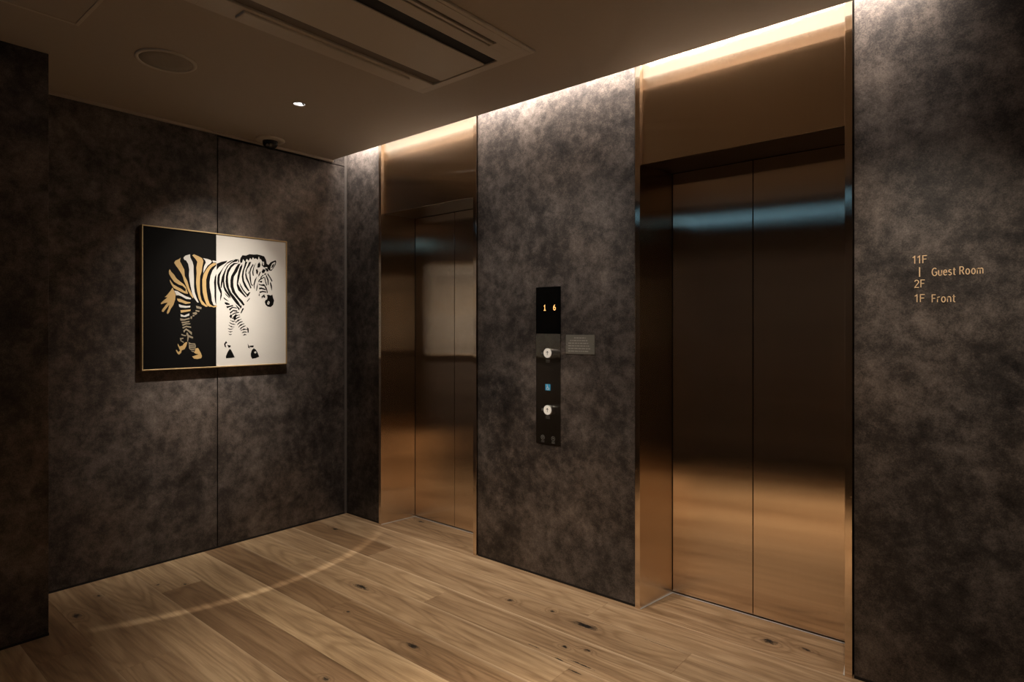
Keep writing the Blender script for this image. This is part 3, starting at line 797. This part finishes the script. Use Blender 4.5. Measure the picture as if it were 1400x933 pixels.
 ('ink',0,[(0.2665,0.1725),(0.2525,0.1585),(0.2475,0.1405),(0.2535,0.1405),(0.2605,0.1595),(0.2725,0.1685)]),
 ('ink',0,[(0.2455,0.1295),(0.2545,0.1345),(0.2645,0.1285),(0.2575,0.1205),(0.2475,0.1225)]),
 ('ink',0,[(0.2355,0.1265),(0.2405,0.1395),(0.2575,0.1495),(0.2755,0.1605),(0.2765,0.1545),(0.2585,0.1425),(0.2465,0.1355),(0.2415,0.1215)]),
 ('ink',0,[(0.2385,0.1135),(0.2525,0.1095),(0.2755,0.1135),(0.2925,0.0895),(0.2995,0.0625),(0.2945,0.0535),(0.2895,0.0755),(0.2755,0.0995),(0.2525,0.1025),(0.2405,0.1065)]),
 ('ink',0,[(0.2405,0.0885),(0.2575,0.0915),(0.2855,0.0825),(0.2855,0.0745),(0.2575,0.0805),(0.2425,0.0775)]),
 ('ink',0,[(0.2435,0.0645),(0.2665,0.0705),(0.2895,0.0665),(0.2895,0.0595),(0.2665,0.0615),(0.2455,0.0545)]),
 ('ink',0,[(0.2405,0.0515),(0.2445,0.0515),(0.2445,0.0355),(0.2385,0.0375)]),
 ('ink',0,[(0.2575,0.0345),(0.2755,0.0485),(0.2835,0.0305),(0.2735,0.0245),(0.2685,0.0345),(0.2595,0.0195)]),
 ('ink',0,[(0.2805,0.1605),(0.2875,0.1295),(0.2945,0.1075),(0.2895,0.1025),(0.2825,0.1245),(0.2755,0.1515)]),
 ('ink',0,[(0.2895,0.1745),(0.3045,0.1435),(0.3055,0.1075),(0.2995,0.1115),(0.2965,0.1385),(0.2855,0.1665)]),
 ('ink',0,[(0.2995,0.1845),(0.3185,0.1585),(0.3315,0.1365),(0.3245,0.1315),(0.3135,0.1535),(0.2965,0.1755)]),
 ('ink',0,[(0.3185,0.1315),(0.3285,0.1005),(0.3265,0.0725),(0.3205,0.0905),(0.3135,0.1215)]),
 ('ink',0,[(0.2525,0.1895),(0.2445,0.1665),(0.2365,0.1565),(0.2375,0.1705),(0.2475,0.1915)]),
 ('ink',0,[(0.2735,0.1775),(0.2855,0.1835),(0.2895,0.1765),(0.2785,0.1705)]),
 ('ink',0,[(0.2925,0.0445),(0.3045,0.0475),(0.3185,0.0425),(0.3305,0.0485),(0.3355,0.0285),(0.3425,0.0105),(0.3355,-0.0175),(0.3185,-0.0315),(0.2995,-0.0295),(0.2855,-0.0185),(0.2785,-0.0005),(0.2825,0.0105),(0.2945,0.0175),(0.2975,0.0315)]),
 ('ink',0,[(0.1615,-0.0005),(0.1795,0.0225),(0.1815,0.0165),(0.1655,-0.0025)]),
 ('ink',0,[(0.0905,-0.0205),(0.1175,-0.0455),(0.1145,-0.0595),(0.0995,-0.0385)]),
 ('ink',0,[(0.1185,-0.0435),(0.1265,-0.0215),(0.1305,-0.0365),(0.1245,-0.0455)]),
 ('ink',0,[(0.1345,-0.0445),(0.1445,-0.0425),(0.1395,-0.0545)]),
 ('ink',0,[(0.0195,0.0205),(0.0365,0.0075),(0.0515,-0.0045),(0.0455,-0.0035),(0.0275,0.0055),(0.0195,0.0135)]),
 ('ink',0,[(0.0235,0.0495),(0.0405,0.0335),(0.0605,0.0155),(0.0495,0.0185),(0.0325,0.0335)]),
 ('ink',0,[(0.0255,-0.0095),(0.0405,-0.0115),(0.0575,-0.0195),(0.0535,-0.0255),(0.0365,-0.0265),(0.0255,-0.0185)]),
 ('ink',0,[(0.0345,-0.0345),(0.0555,-0.0305),(0.0755,-0.0245),(0.0775,-0.0315),(0.0515,-0.0415),(0.0405,-0.0465)]),
 ('ink',0,[(0.0515,-0.0495),(0.0725,-0.0355),(0.0995,-0.0405),(0.0995,-0.0465),(0.0755,-0.0425),(0.0555,-0.0605)]),
 ('ink',0,[(0.0555,-0.0705),(0.0775,-0.0545),(0.1035,-0.0585),(0.1015,-0.0665),(0.0775,-0.0625),(0.0605,-0.0795)]),
 ('pale',1,[(0.3185,0.2255),(0.3285,0.2475),(0.3455,0.2595),(0.3505,0.2545),(0.3425,0.2365),(0.3285,0.2125),(0.3165,0.2065)]),
 ('ink',2,[(0.3225,0.2225),(0.3295,0.2395),(0.3435,0.2495),(0.3385,0.2325),(0.3275,0.2175)]),
 ('pale',1,[(0.2255,0.2455),(0.2335,0.2645),(0.2395,0.2855),(0.2455,0.2695),(0.2575,0.2565),(0.2595,0.2345),(0.2525,0.2115),(0.2295,0.2105)]),
 ('ink',2,[(0.2295,0.2145),(0.2325,0.2375),(0.2445,0.2505),(0.2505,0.2335),(0.2475,0.2185),(0.2385,0.2145)]),
 ('pale',1,[(0.2665,0.2535),(0.2735,0.2555),(0.2735,0.2355),(0.2675,0.2305)]),
 ('pale',1,[(0.2945,-0.0075),(0.3025,0.0075),(0.3125,0.0005),(0.3075,-0.0155),(0.2985,-0.0155)]),
 ('ink',2,[(0.3005,-0.0075),(0.3055,0.0005),(0.3075,-0.0085)]),
 ('ink',0,[(0.1145,-0.0675),(0.0995,-0.0675),(0.0875,-0.0715),(0.0755,-0.0775),(0.0645,-0.0875),(0.0655,-0.0895),(0.0775,-0.0835),(0.0895,-0.0775),(0.1025,-0.0745),(0.1155,-0.0705)]),
 ('ink',0,[(0.1175,-0.0835),(0.1045,-0.0845),(0.0925,-0.0855),(0.0825,-0.0935),(0.0725,-0.1005),(0.0735,-0.1045),(0.0845,-0.0975),(0.0955,-0.0945),(0.1065,-0.0885),(0.1195,-0.0875)]),
 ('ink',0,[(0.1195,-0.0955),(0.1075,-0.0975),(0.0975,-0.1025),(0.0885,-0.1095),(0.0825,-0.1195),(0.0835,-0.1215),(0.0925,-0.1145),(0.1005,-0.1085),(0.1105,-0.1035),(0.1205,-0.0985)]),
 ('ink',0,[(0.1275,-0.1095),(0.1165,-0.1125),(0.1055,-0.1145),(0.0975,-0.1235),(0.0905,-0.1325),(0.0935,-0.1355),(0.1005,-0.1275),(0.1105,-0.1235),(0.1185,-0.1165),(0.1295,-0.1125)]),
 ('ink',0,[(0.1365,-0.1235),(0.1245,-0.1245),(0.1145,-0.1295),(0.1065,-0.1365),(0.1005,-0.1465),(0.1015,-0.1485),(0.1095,-0.1425),(0.1185,-0.1355),(0.1285,-0.1305),(0.1375,-0.1265)]),
 ('ink',0,[(0.1445,-0.1365),(0.1335,-0.1395),(0.1225,-0.1425),(0.1155,-0.1505),(0.1085,-0.1595),(0.1105,-0.1635),(0.1185,-0.1545),(0.1285,-0.1505),(0.1365,-0.1435),(0.1475,-0.1405)]),
 ('ink',0,[(0.1545,-0.1505),(0.1425,-0.1515),(0.1325,-0.1575),(0.1235,-0.1635),(0.1175,-0.1745),(0.1185,-0.1765),(0.1275,-0.1695),(0.1365,-0.1625),(0.1465,-0.1575),(0.1565,-0.1525)]),
 ('ink',0,[(0.1655,-0.1725),(0.1535,-0.1705),(0.1425,-0.1685),(0.1325,-0.1745),(0.1225,-0.1795),(0.1235,-0.1835),(0.1335,-0.1785),(0.1445,-0.1785),(0.1545,-0.1755),(0.1655,-0.1765)]),
 ('ink',0,[(0.1625,-0.1905),(0.1535,-0.1865),(0.1455,-0.1865),(0.1375,-0.1885),(0.1305,-0.1955),(0.1305,-0.1975),(0.1385,-0.1955),(0.1465,-0.1925),(0.1545,-0.1935),(0.1635,-0.1925)]),
 ('ink',0,[(0.1595,-0.2065),(0.1535,-0.2035),(0.1475,-0.2015),(0.1435,-0.2055),(0.1385,-0.2095),(0.1385,-0.2135),(0.1435,-0.2105),(0.1495,-0.2105),(0.1545,-0.2085),(0.1605,-0.2105)]),
 ('ink',0,[(0.0965,-0.1075),(0.0885,-0.1075),(0.0805,-0.1065),(0.0725,-0.1035),(0.0655,-0.1005),(0.0645,-0.1025),(0.0715,-0.1085),(0.0785,-0.1105),(0.0865,-0.1125),(0.0955,-0.1095)]),
 ('ink',0,[(0.0945,-0.1245),(0.0855,-0.1245),(0.0765,-0.1215),(0.0675,-0.1205),(0.0585,-0.1155),(0.0575,-0.1185),(0.0665,-0.1235),(0.0745,-0.1285),(0.0845,-0.1275),(0.0945,-0.1275)]),
 ('ink',0,[(0.0915,-0.1435),(0.0815,-0.1405),(0.0715,-0.1385),(0.0625,-0.1345),(0.0535,-0.1305),(0.0525,-0.1325),(0.0605,-0.1395),(0.0705,-0.1435),(0.0795,-0.1455),(0.0905,-0.1455)]),
 ('ink',0,[(0.0845,-0.1575),(0.0745,-0.1575),(0.0665,-0.1535),(0.0575,-0.1515),(0.0495,-0.1455),(0.0485,-0.1495),(0.0565,-0.1545),(0.0645,-0.1605),(0.0735,-0.1605),(0.0835,-0.1605)]),
 ('ink',0,[(0.0775,-0.1685),(0.0695,-0.1695),(0.0605,-0.1705),(0.0525,-0.1685),(0.0445,-0.1675),(0.0445,-0.1695),(0.0525,-0.1745),(0.0605,-0.1755),(0.0685,-0.1745),(0.0775,-0.1705)]),
 ('ink',0,[(0.0725,-0.1845),(0.0665,-0.1865),(0.0605,-0.1855),(0.0535,-0.1865),(0.0475,-0.1835),(0.0475,-0.1865),(0.0535,-0.1895),(0.0595,-0.1925),(0.0665,-0.1905),(0.0725,-0.1875)]),
 ('ink',0,[(0.0685,-0.2015),(0.0635,-0.2025),(0.0595,-0.2035),(0.0555,-0.2025),(0.0505,-0.2015),(0.0505,-0.2035),(0.0555,-0.2075),(0.0595,-0.2085),(0.0635,-0.2075),(0.0685,-0.2035)]),
 ('ink',0,[(0.0535,-0.0945),(0.0625,-0.0815),(0.0725,-0.0915),(0.0625,-0.1085)]),
 ('ink',0,[(0.0775,-0.0965),(0.0945,-0.0785),(0.0995,-0.0895),(0.0885,-0.1175),(0.0795,-0.1135)]),
 ('ink',0,[(0.1615,-0.1585),(0.1745,-0.1695),(0.1745,-0.1935),(0.1675,-0.1955),(0.1655,-0.1735)]),
 ('ink',0,[(0.0325,-0.3355),(0.0435,-0.3105),(0.0535,-0.2935),(0.0625,-0.2955),(0.0725,-0.3135),(0.0865,-0.3445),(0.0645,-0.3475),(0.0335,-0.3485)]),
 ('ink',0,[(0.0215,-0.2605),(0.0335,-0.2445),(0.0415,-0.2545),(0.0305,-0.2625),(0.0345,-0.2845),(0.0255,-0.2785)]),
 ('ink',0,[(0.0405,-0.2675),(0.0625,-0.2715),(0.0605,-0.2815),(0.0495,-0.2855)]),
 ('ink',0,[(0.1875,-0.3255),(0.1945,-0.3035),(0.2065,-0.2925),(0.2215,-0.3015),(0.2315,-0.3195),(0.2425,-0.3455),(0.2205,-0.3545),(0.1965,-0.3575),(0.1885,-0.3425)]),
 ('ink',0,[(0.1675,-0.2615),(0.1745,-0.2745),(0.1825,-0.2925),(0.1715,-0.2885)]),
 ('ink',0,[(0.1745,-0.2765),(0.2065,-0.2745),(0.2045,-0.2865),(0.1835,-0.2845)]),
 ('ink',0,[(0.1215,-0.0735),(0.1345,-0.0435),(0.1435,-0.0475),(0.1275,-0.0755)]),
 ('pale',1,[(0.2085,-0.3155),(0.2205,-0.3115),(0.2235,-0.3215),(0.2135,-0.3245)]),
]

PY0, PY1, PZ0, PZ1 = -1.3330, -0.4760, 1.0905, 1.8920
pic = thing('picture', 'gold framed picture of a striped zebra, half black half white, on the left wall', 'picture', (0.0, -0.9045, 1.0905))
fz = frame_map((0.0, -0.9055, 1.4915), (0, 1, 0), (0, 0, 1), (1, 0, 0))
FWD = 0.036
bm = bmesh.new()
T = 0.0064
for (a, b, c, d) in ((PY0, PY1, PZ0, PZ0 + T), (PY0, PY1, PZ1 - T, PZ1), (PY0, PY0 + T, PZ0 + T, PZ1 - T), (PY1 - T, PY1, PZ0 + T, PZ1 - T)):
    box(bm, 0.0006, FWD, a, b, c, d, 0.0008, seg=1)
link('frame', bm, M['gold'], pic)
SPL = -0.9300
bm = bmesh.new()
box(bm, 0.001, 0.0300, PY0 + T + .0003, SPL, PZ0 + T + .0003, PZ1 - T - .0003, mi=0)
box(bm, 0.001, 0.0300, SPL, PY1 - T - .0003, PZ0 + T + .0003, PZ1 - T - .0003, mi=1)
link('canvas', bm, [M['ink_black'], M['ink_white']], pic)
bm = bmesh.new()
idx = {'gold': 0, 'pale': 1, 'ink': 2, 'dim': 3}
for c, layer, pts in ZEBRA:
    flat(bm, fz, pts, 0.0304 + 0.0004 * layer, idx[c])
bmesh.ops.triangulate(bm, faces=list(bm.faces), ngon_method='EAR_CLIP')
link('zebra_pattern', bm, [M['ink_gold'], M['ink_white'], M['ink_black'], M['ink_dim']], pic)

# ------------------------------------------------------------------ ceiling fittings
# air conditioner
ac = thing('ceiling_air_conditioner', 'long cream two-way air conditioner grille set into the ceiling', 'air conditioner', (1.78, -1.108, H))
AX0, AX1, AY0, AY1 = 1.425, 2.135, -1.676, -0.540
RX0, RX1, RY0, RY1 = 1.545, 1.957, -1.635, -0.581
zc = H - 0.0004
zp = H - 0.012
bm = bmesh.new()
# face plate as a ring of four, with slots left for the flaps
FX = ((1.462, 1.532), (2.024, 2.066))
FY0, FY1 = -1.505, -0.711
box(bm, AX0, AX1, RY1, AY1, zp, zc, 0.004)
box(bm, AX0, AX1, AY0, RY0, zp, zc, 0.004)
box(bm, AX0, RX0, RY0 - 0.003, RY1 + 0.003, zp, zc, 0.003)
box(bm, RX1, FX[1][0], RY0 - 0.003, RY1 + 0.003, zp, zc, 0.003)
box(bm, FX[1][1], AX1, RY0 - 0.003, RY1 + 0.003, zp, zc, 0.003)
box(bm, FX[1][0] - 0.004, FX[1][1] + 0.004, FY1, RY1 + 0.003, zp, zc, 0.003)
box(bm, FX[1][0] - 0.004, FX[1][1] + 0.004, RY0 - 0.003, FY0, zp, zc, 0.003)
box(bm, AX1 - 0.022, AX1 - 0.016, AY0 + 0.01, AY1 - 0.012, zp - 0.0025, zp + 0.001, 0.001)
link('face_plate', bm, M['cream'], ac)
bm = bmesh.new()
box(bm, RX0 - 0.002, RX0 + 0.050, RY0 - 0.002, RY1 + 0.002, zc - 0.0015, zc - 0.0005, mi=1)
box(bm, RX0 + 0.050, RX1 + 0.002, RY0 - 0.002, RY1 + 0.002, zc - 0.0015, zc - 0.0005, mi=0)
box(bm, FX[1][0] - 0.003, FX[1][1] + 0.003, FY0, FY1, zc - 0.0015, zc - 0.0005, mi=1)
link('recess', bm, [M['slot_dark'], M['slot_brown']], ac)
bm = bmesh.new()
box(bm, 1.604, 1.884, RY0 + 0.004, RY1 - 0.004, zp + 0.003, zc - 0.0022, 0.002)
link('intake_panel', bm, M['cream'], ac)
bm = bmesh.new()
box(bm, FX[0][0] - 0.004, FX[0][1] - 0.004, FY0, FY1, zp - 0.011, zp + 0.002, 0.005, seg=4)
link('flap', bm, M['cream'], ac)
bm = bmesh.new()
box(bm, FX[1][0] + 0.012, FX[1][0] + 0.026, FY0 + 0.003, FY1 - 0.003, zp - 0.001, zp + 0.009, 0.002)
link('flap', bm, M['cream'], ac)

# speaker
sp = thing('ceiling_speaker', 'round flush ceiling speaker above the picture wall', 'speaker', (0.825, -1.505, H))
bm = bmesh.new()
lathe(bm, 0.825, -1.505, [(0.120, H - 0.0004), (0.121, H - 0.005), (0.117, H - 0.0085), (0.108, H - 0.008), (0.106, H - 0.004), (0.106, H - 0.001)])
link('rim', bm, M['cream'], sp, True)
bm = bmesh.new()
lathe(bm, 0.825, -1.505, [(0.106, H - 0.0008), (0.1055, H - 0.0045), (0.06, H - 0.0055), (0.0, H - 0.006)])
link('grille', bm, M['speaker'], sp, True)

# security camera
sc_ = thing('security_camera', 'small black dome security camera on the ceiling near the wall', 'camera', (0.090, -0.632, H))
bm = bmesh.new()
lathe(bm, 0.108, -0.632, [(0.086, H - 0.0004), (0.087, H - 0.006), (0.080, H - 0.011), (0.046, H - 0.012), (0.046, H - 0.004)])
link('mount', bm, M['cream'], sc_, True)
bm = bmesh.new()
prof = [(0.045, H - 0.005), (0.045, H - 0.022)] + [(0.045 * math.cos(a), H - 0.022 - 0.038 * math.sin(a)) for a in [PI / 2 * i / 10 for i in range(1, 10)]] + [(0.0, H - 0.060)]
lathe(bm, 0.108, -0.632, prof)
dome = link('dome', bm, M['dark_plastic'], sc_, True)
bm = bmesh.new()
fl = frame_map((0.134, -0.667, H - 0.047), (0.8, 0.6, 0.0), (0.3, -0.4, 0.87), (0.52, -0.69, -0.5))
slab(bm, fl, disc_pts(0, 0, 0.007, 20), -0.010, 0.0012)
link('lens', bm, M['button_ring'], dome)

# recessed lamp
dl = thing('downlight', 'small lit recessed downlight in the ceiling near the zebra picture', 'ceiling light', (DLX, DLY, H))
bm = bmesh.new()
lathe(bm, DLX, DLY, [(DLR + 0.007, H - 0.0003), (DLR + 0.007, H - 0.002), (DLR - 0.0005, H - 0.0026), (DLR - 0.0005, H - 0.0005)])
link('trim_ring', bm, M['ceiling'], dl, True)
bm = bmesh.new()
lathe(bm, DLX, DLY, [(DLR - 0.0006, H + 0.0005), (DLR - 0.004, H + 0.026), (0.016, H + 0.040), (0.0, H + 0.040)], n=24)
link('reflector', bm, M['reflector'], dl, True)
bm = bmesh.new()
lathe(bm, DLX, DLY, [(0.0155, H + 0.0395), (0.015, H + 0.030), (0.0, H + 0.029)], n=24)
link('lamp', bm, M['lamp_face'], dl, True)
bm = bmesh.new()
slab(bm, frame_map((DLX + 0.012, DLY + 0.013, H + 0.001), (-0.73, 0.68, 0), (0, 0, 1), (0.68, 0.73, 0)), [(-0.022, 0.0), (0.022, 0.0), (0.018, 0.020), (-0.018, 0.020)], -0.0035, 0.0035)
link('dark_bar', bm, M['dark_plastic'], dl)  # black bar put in to draw the dark gap in the aperture

# access hatch
ha = thing('access_hatch', 'square access hatch outlined by a thin frame in the ceiling', 'hatch', (1.13, -2.08, H))
bm = bmesh.new()
hx0, hx1, hy0, hy1 = 0.895, 1.345, -2.30, -1.850
for (a, b, c, d) in ((hx0, hx1, hy1 - 0.014, hy1), (hx0, hx1, hy0, hy0 + 0.014), (hx0, hx0 + 0.014, hy0 + 0.014, hy1 - 0.014), (hx1 - 0.014, hx1, hy0 + 0.014, hy1 - 0.014)):
    box(bm, a, b, c, d, H - 0.003, H - 0.0004, 0.001, seg=1)
link('frame', bm, M['cream'], ha)
bm = bmesh.new()
box(bm, hx0 + 0.0165, hx1 - 0.0165, hy0 + 0.0165, hy1 - 0.0165, H - 0.0022, H - 0.0005, 0.0006, seg=1)
link('cover', bm, M['ceiling'], ha)

# ------------------------------------------------------------------ lamps
def area(name, loc, rot, energy, sx, sy, color, spread=180):
    li = bpy.data.lights.new(name, 'AREA')
    li.shape = 'RECTANGLE'
    li.size = sx
    li.size_y = sy
    li.energy = energy
    li.color = color
    li.spread = math.radians(spread)
    ob = bpy.data.objects.new(name, li)
    col.objects.link(ob)
    ob.location = loc
    ob.rotation_euler = rot
    return ob

def spot(name, loc, target, energy, half, blend, color, size=0.02, profile=None, rim=None):
    li = bpy.data.lights.new(name, 'SPOT')
    li.energy = energy
    li.color = color
    li.spot_size = math.radians(2 * half)
    li.spot_blend = blend
    li.shadow_soft_size = size
    ob = bpy.data.objects.new(name, li)
    col.objects.link(ob)
    ob.location = loc
    ob.rotation_euler = (Vector(target) - Vector(loc)).to_track_quat('-Z', 'Y').to_euler()
    if profile:
        li.use_nodes = True
        nt = li.node_tree
        em = nt.nodes['Emission']
        tc = nt.nodes.new('ShaderNodeTexCoord')
        sx = nt.nodes.new('ShaderNodeSeparateXYZ')
        nt.links.new(tc.outputs['Normal'], sx.inputs[0])
        ab = nt.nodes.new('ShaderNodeMath'); ab.operation = 'ABSOLUTE'
        nt.links.new(sx.outputs[2], ab.inputs[0])
        ac_ = nt.nodes.new('ShaderNodeMath'); ac_.operation = 'ARCCOSINE'
        nt.links.new(ab.outputs[0], ac_.inputs[0])
        dv = nt.nodes.new('ShaderNodeMath'); dv.operation = 'DIVIDE'
        nt.links.new(ac_.outputs[0], dv.inputs[0]); dv.inputs[1].default_value = math.radians(half)
        rp = nt.nodes.new('ShaderNodeValToRGB')
        e = rp.color_ramp.elements
        while len(e) < len(profile):
            e.new(0.5)
        for el, (p, v) in zip(e, profile):
            el.position = p
            el.color = (v, v, v, 1)
        nt.links.new(dv.outputs[0], rp.inputs[0])
        res = rp.outputs[0]
        if rim is not None:
            # only the side of the beam nearest the floor has the bright rim
            d = ob.rotation_euler.to_matrix().transposed() @ Vector(rim)
            d.z = 0.0
            d.normalize()
            nz = nt.nodes.new('ShaderNodeVectorMath'); nz.operation = 'MULTIPLY'
            nt.links.new(tc.outputs['Normal'], nz.inputs[0]); nz.inputs[1].default_value = (1, 1, 0)
            nn = nt.nodes.new('ShaderNodeVectorMath'); nn.operation = 'NORMALIZE'
            nt.links.new(nz.outputs[0], nn.inputs[0])
            dt = nt.nodes.new('ShaderNodeVectorMath'); dt.operation = 'DOT_PRODUCT'
            nt.links.new(nn.outputs[0], dt.inputs[0]); dt.inputs[1].default_value = d
            mr = nt.nodes.new('ShaderNodeMapRange'); mr.interpolation_type = 'SMOOTHSTEP'
            nt.links.new(dt.outputs['Value'], mr.inputs[0])
            mr.inputs[1].default_value = 0.72
            mr.inputs[2].default_value = 0.97
            mm = nt.nodes.new('ShaderNodeMath'); mm.operation = 'MULTIPLY'
            nt.links.new(res, mm.inputs[0]); nt.links.new(mr.outputs[0], mm.inputs[1])
            res = mm.outputs[0]
        nt.links.new(res, em.inputs['Strength'])
    return ob

WARM = (1.0, 0.87, 0.72)
# the visible downlight, tilted at the picture; its beam has a bright rim on the floor side
a = math.radians(31.6)
dx, dy = -math.cos(0.08), -math.sin(0.08)
aim = (DLX + dx * math.sin(a), DLY + dy * math.sin(a), H - 0.004 - math.cos(a))
spot('downlight_beam', (DLX, DLY, H - 0.004), aim, 285, 33.0, 0.02, (1.0, 0.91, 0.80), 0.012,
     [(0.0, 1.0), (0.22, 0.82), (0.48, 0.34), (0.74, 0.07), (1.0, 0.0)])
spot('downlight_rim', (DLX, DLY, H - 0.004), aim, 130, 33.0, 0.02, (1.0, 0.90, 0.76), 0.010,
     [(0.0, 0.0), (0.910, 0.0), (0.945, 1.0), (0.968, 0.0)], rim=(-dx, -dy, -0.6))
# other ceiling lamps of the lobby, unseen, plus two added fill spots
spot('room_beam', (2.85, -1.65, H - 0.03), (2.80, -1.55, 0), 370, 26, 1.0, WARM, 0.04)
spot('room_beam', (1.75, -1.45, H - 0.03), (1.70, -0.65, 0), 148, 35, 1.0, WARM, 0.04)
spot('wall_beam', (3.45, -1.05, H - 0.03), (3.38, -0.05, 1.02), 74, 32, 1.0, WARM, 0.04)
spot('wall_beam', (1.75, -1.15, H - 0.03), (1.80, 0.0, 1.45), 42, 31, 1.0, (1.0, 0.89, 0.78), 0.04)  # added fill spot, brightens the wall between the elevators
spot('rear_fill', (2.30, -2.10, H - 0.03), (2.20, -2.75, 0.9), 45, 40, 1.0, WARM, 0.04)  # added spot, lights the rear wall for the door reflections
area('slot_light', (1.74, -0.080, TOP - 0.010), (math.radians(36), 0, 0), 31, 3.46, 0.03, (1.0, 0.91, 0.83), 115)


# ------------------------------------------------------------------ world, camera, view
w = bpy.data.worlds.new('dark')
scene.world = w
w.use_nodes = True
w.node_tree.nodes['Background'].inputs[0].default_value = (0.02, 0.018, 0.016, 1)
w.node_tree.nodes['Background'].inputs[1].default_value = 0.3

cam = bpy.data.cameras.new('camera')
co = bpy.data.objects.new('camera', cam)
col.objects.link(co)
cam.sensor_width = 36.0
cam.lens = 36.0 * 836.353 / 1400.0
cam.shift_y = -(466.5 - 450.07) / 1400.0
cam.clip_start = 0.02
YAW = 2.2683
co.location = (3.7257, -2.5937, 1.32)
co.rotation_euler = (PI / 2, 0.0, YAW - PI / 2)
scene.camera = co
scene.view_settings.view_transform = 'Standard'
scene.view_settings.look = 'None'
scene.view_settings.exposure = EXPO
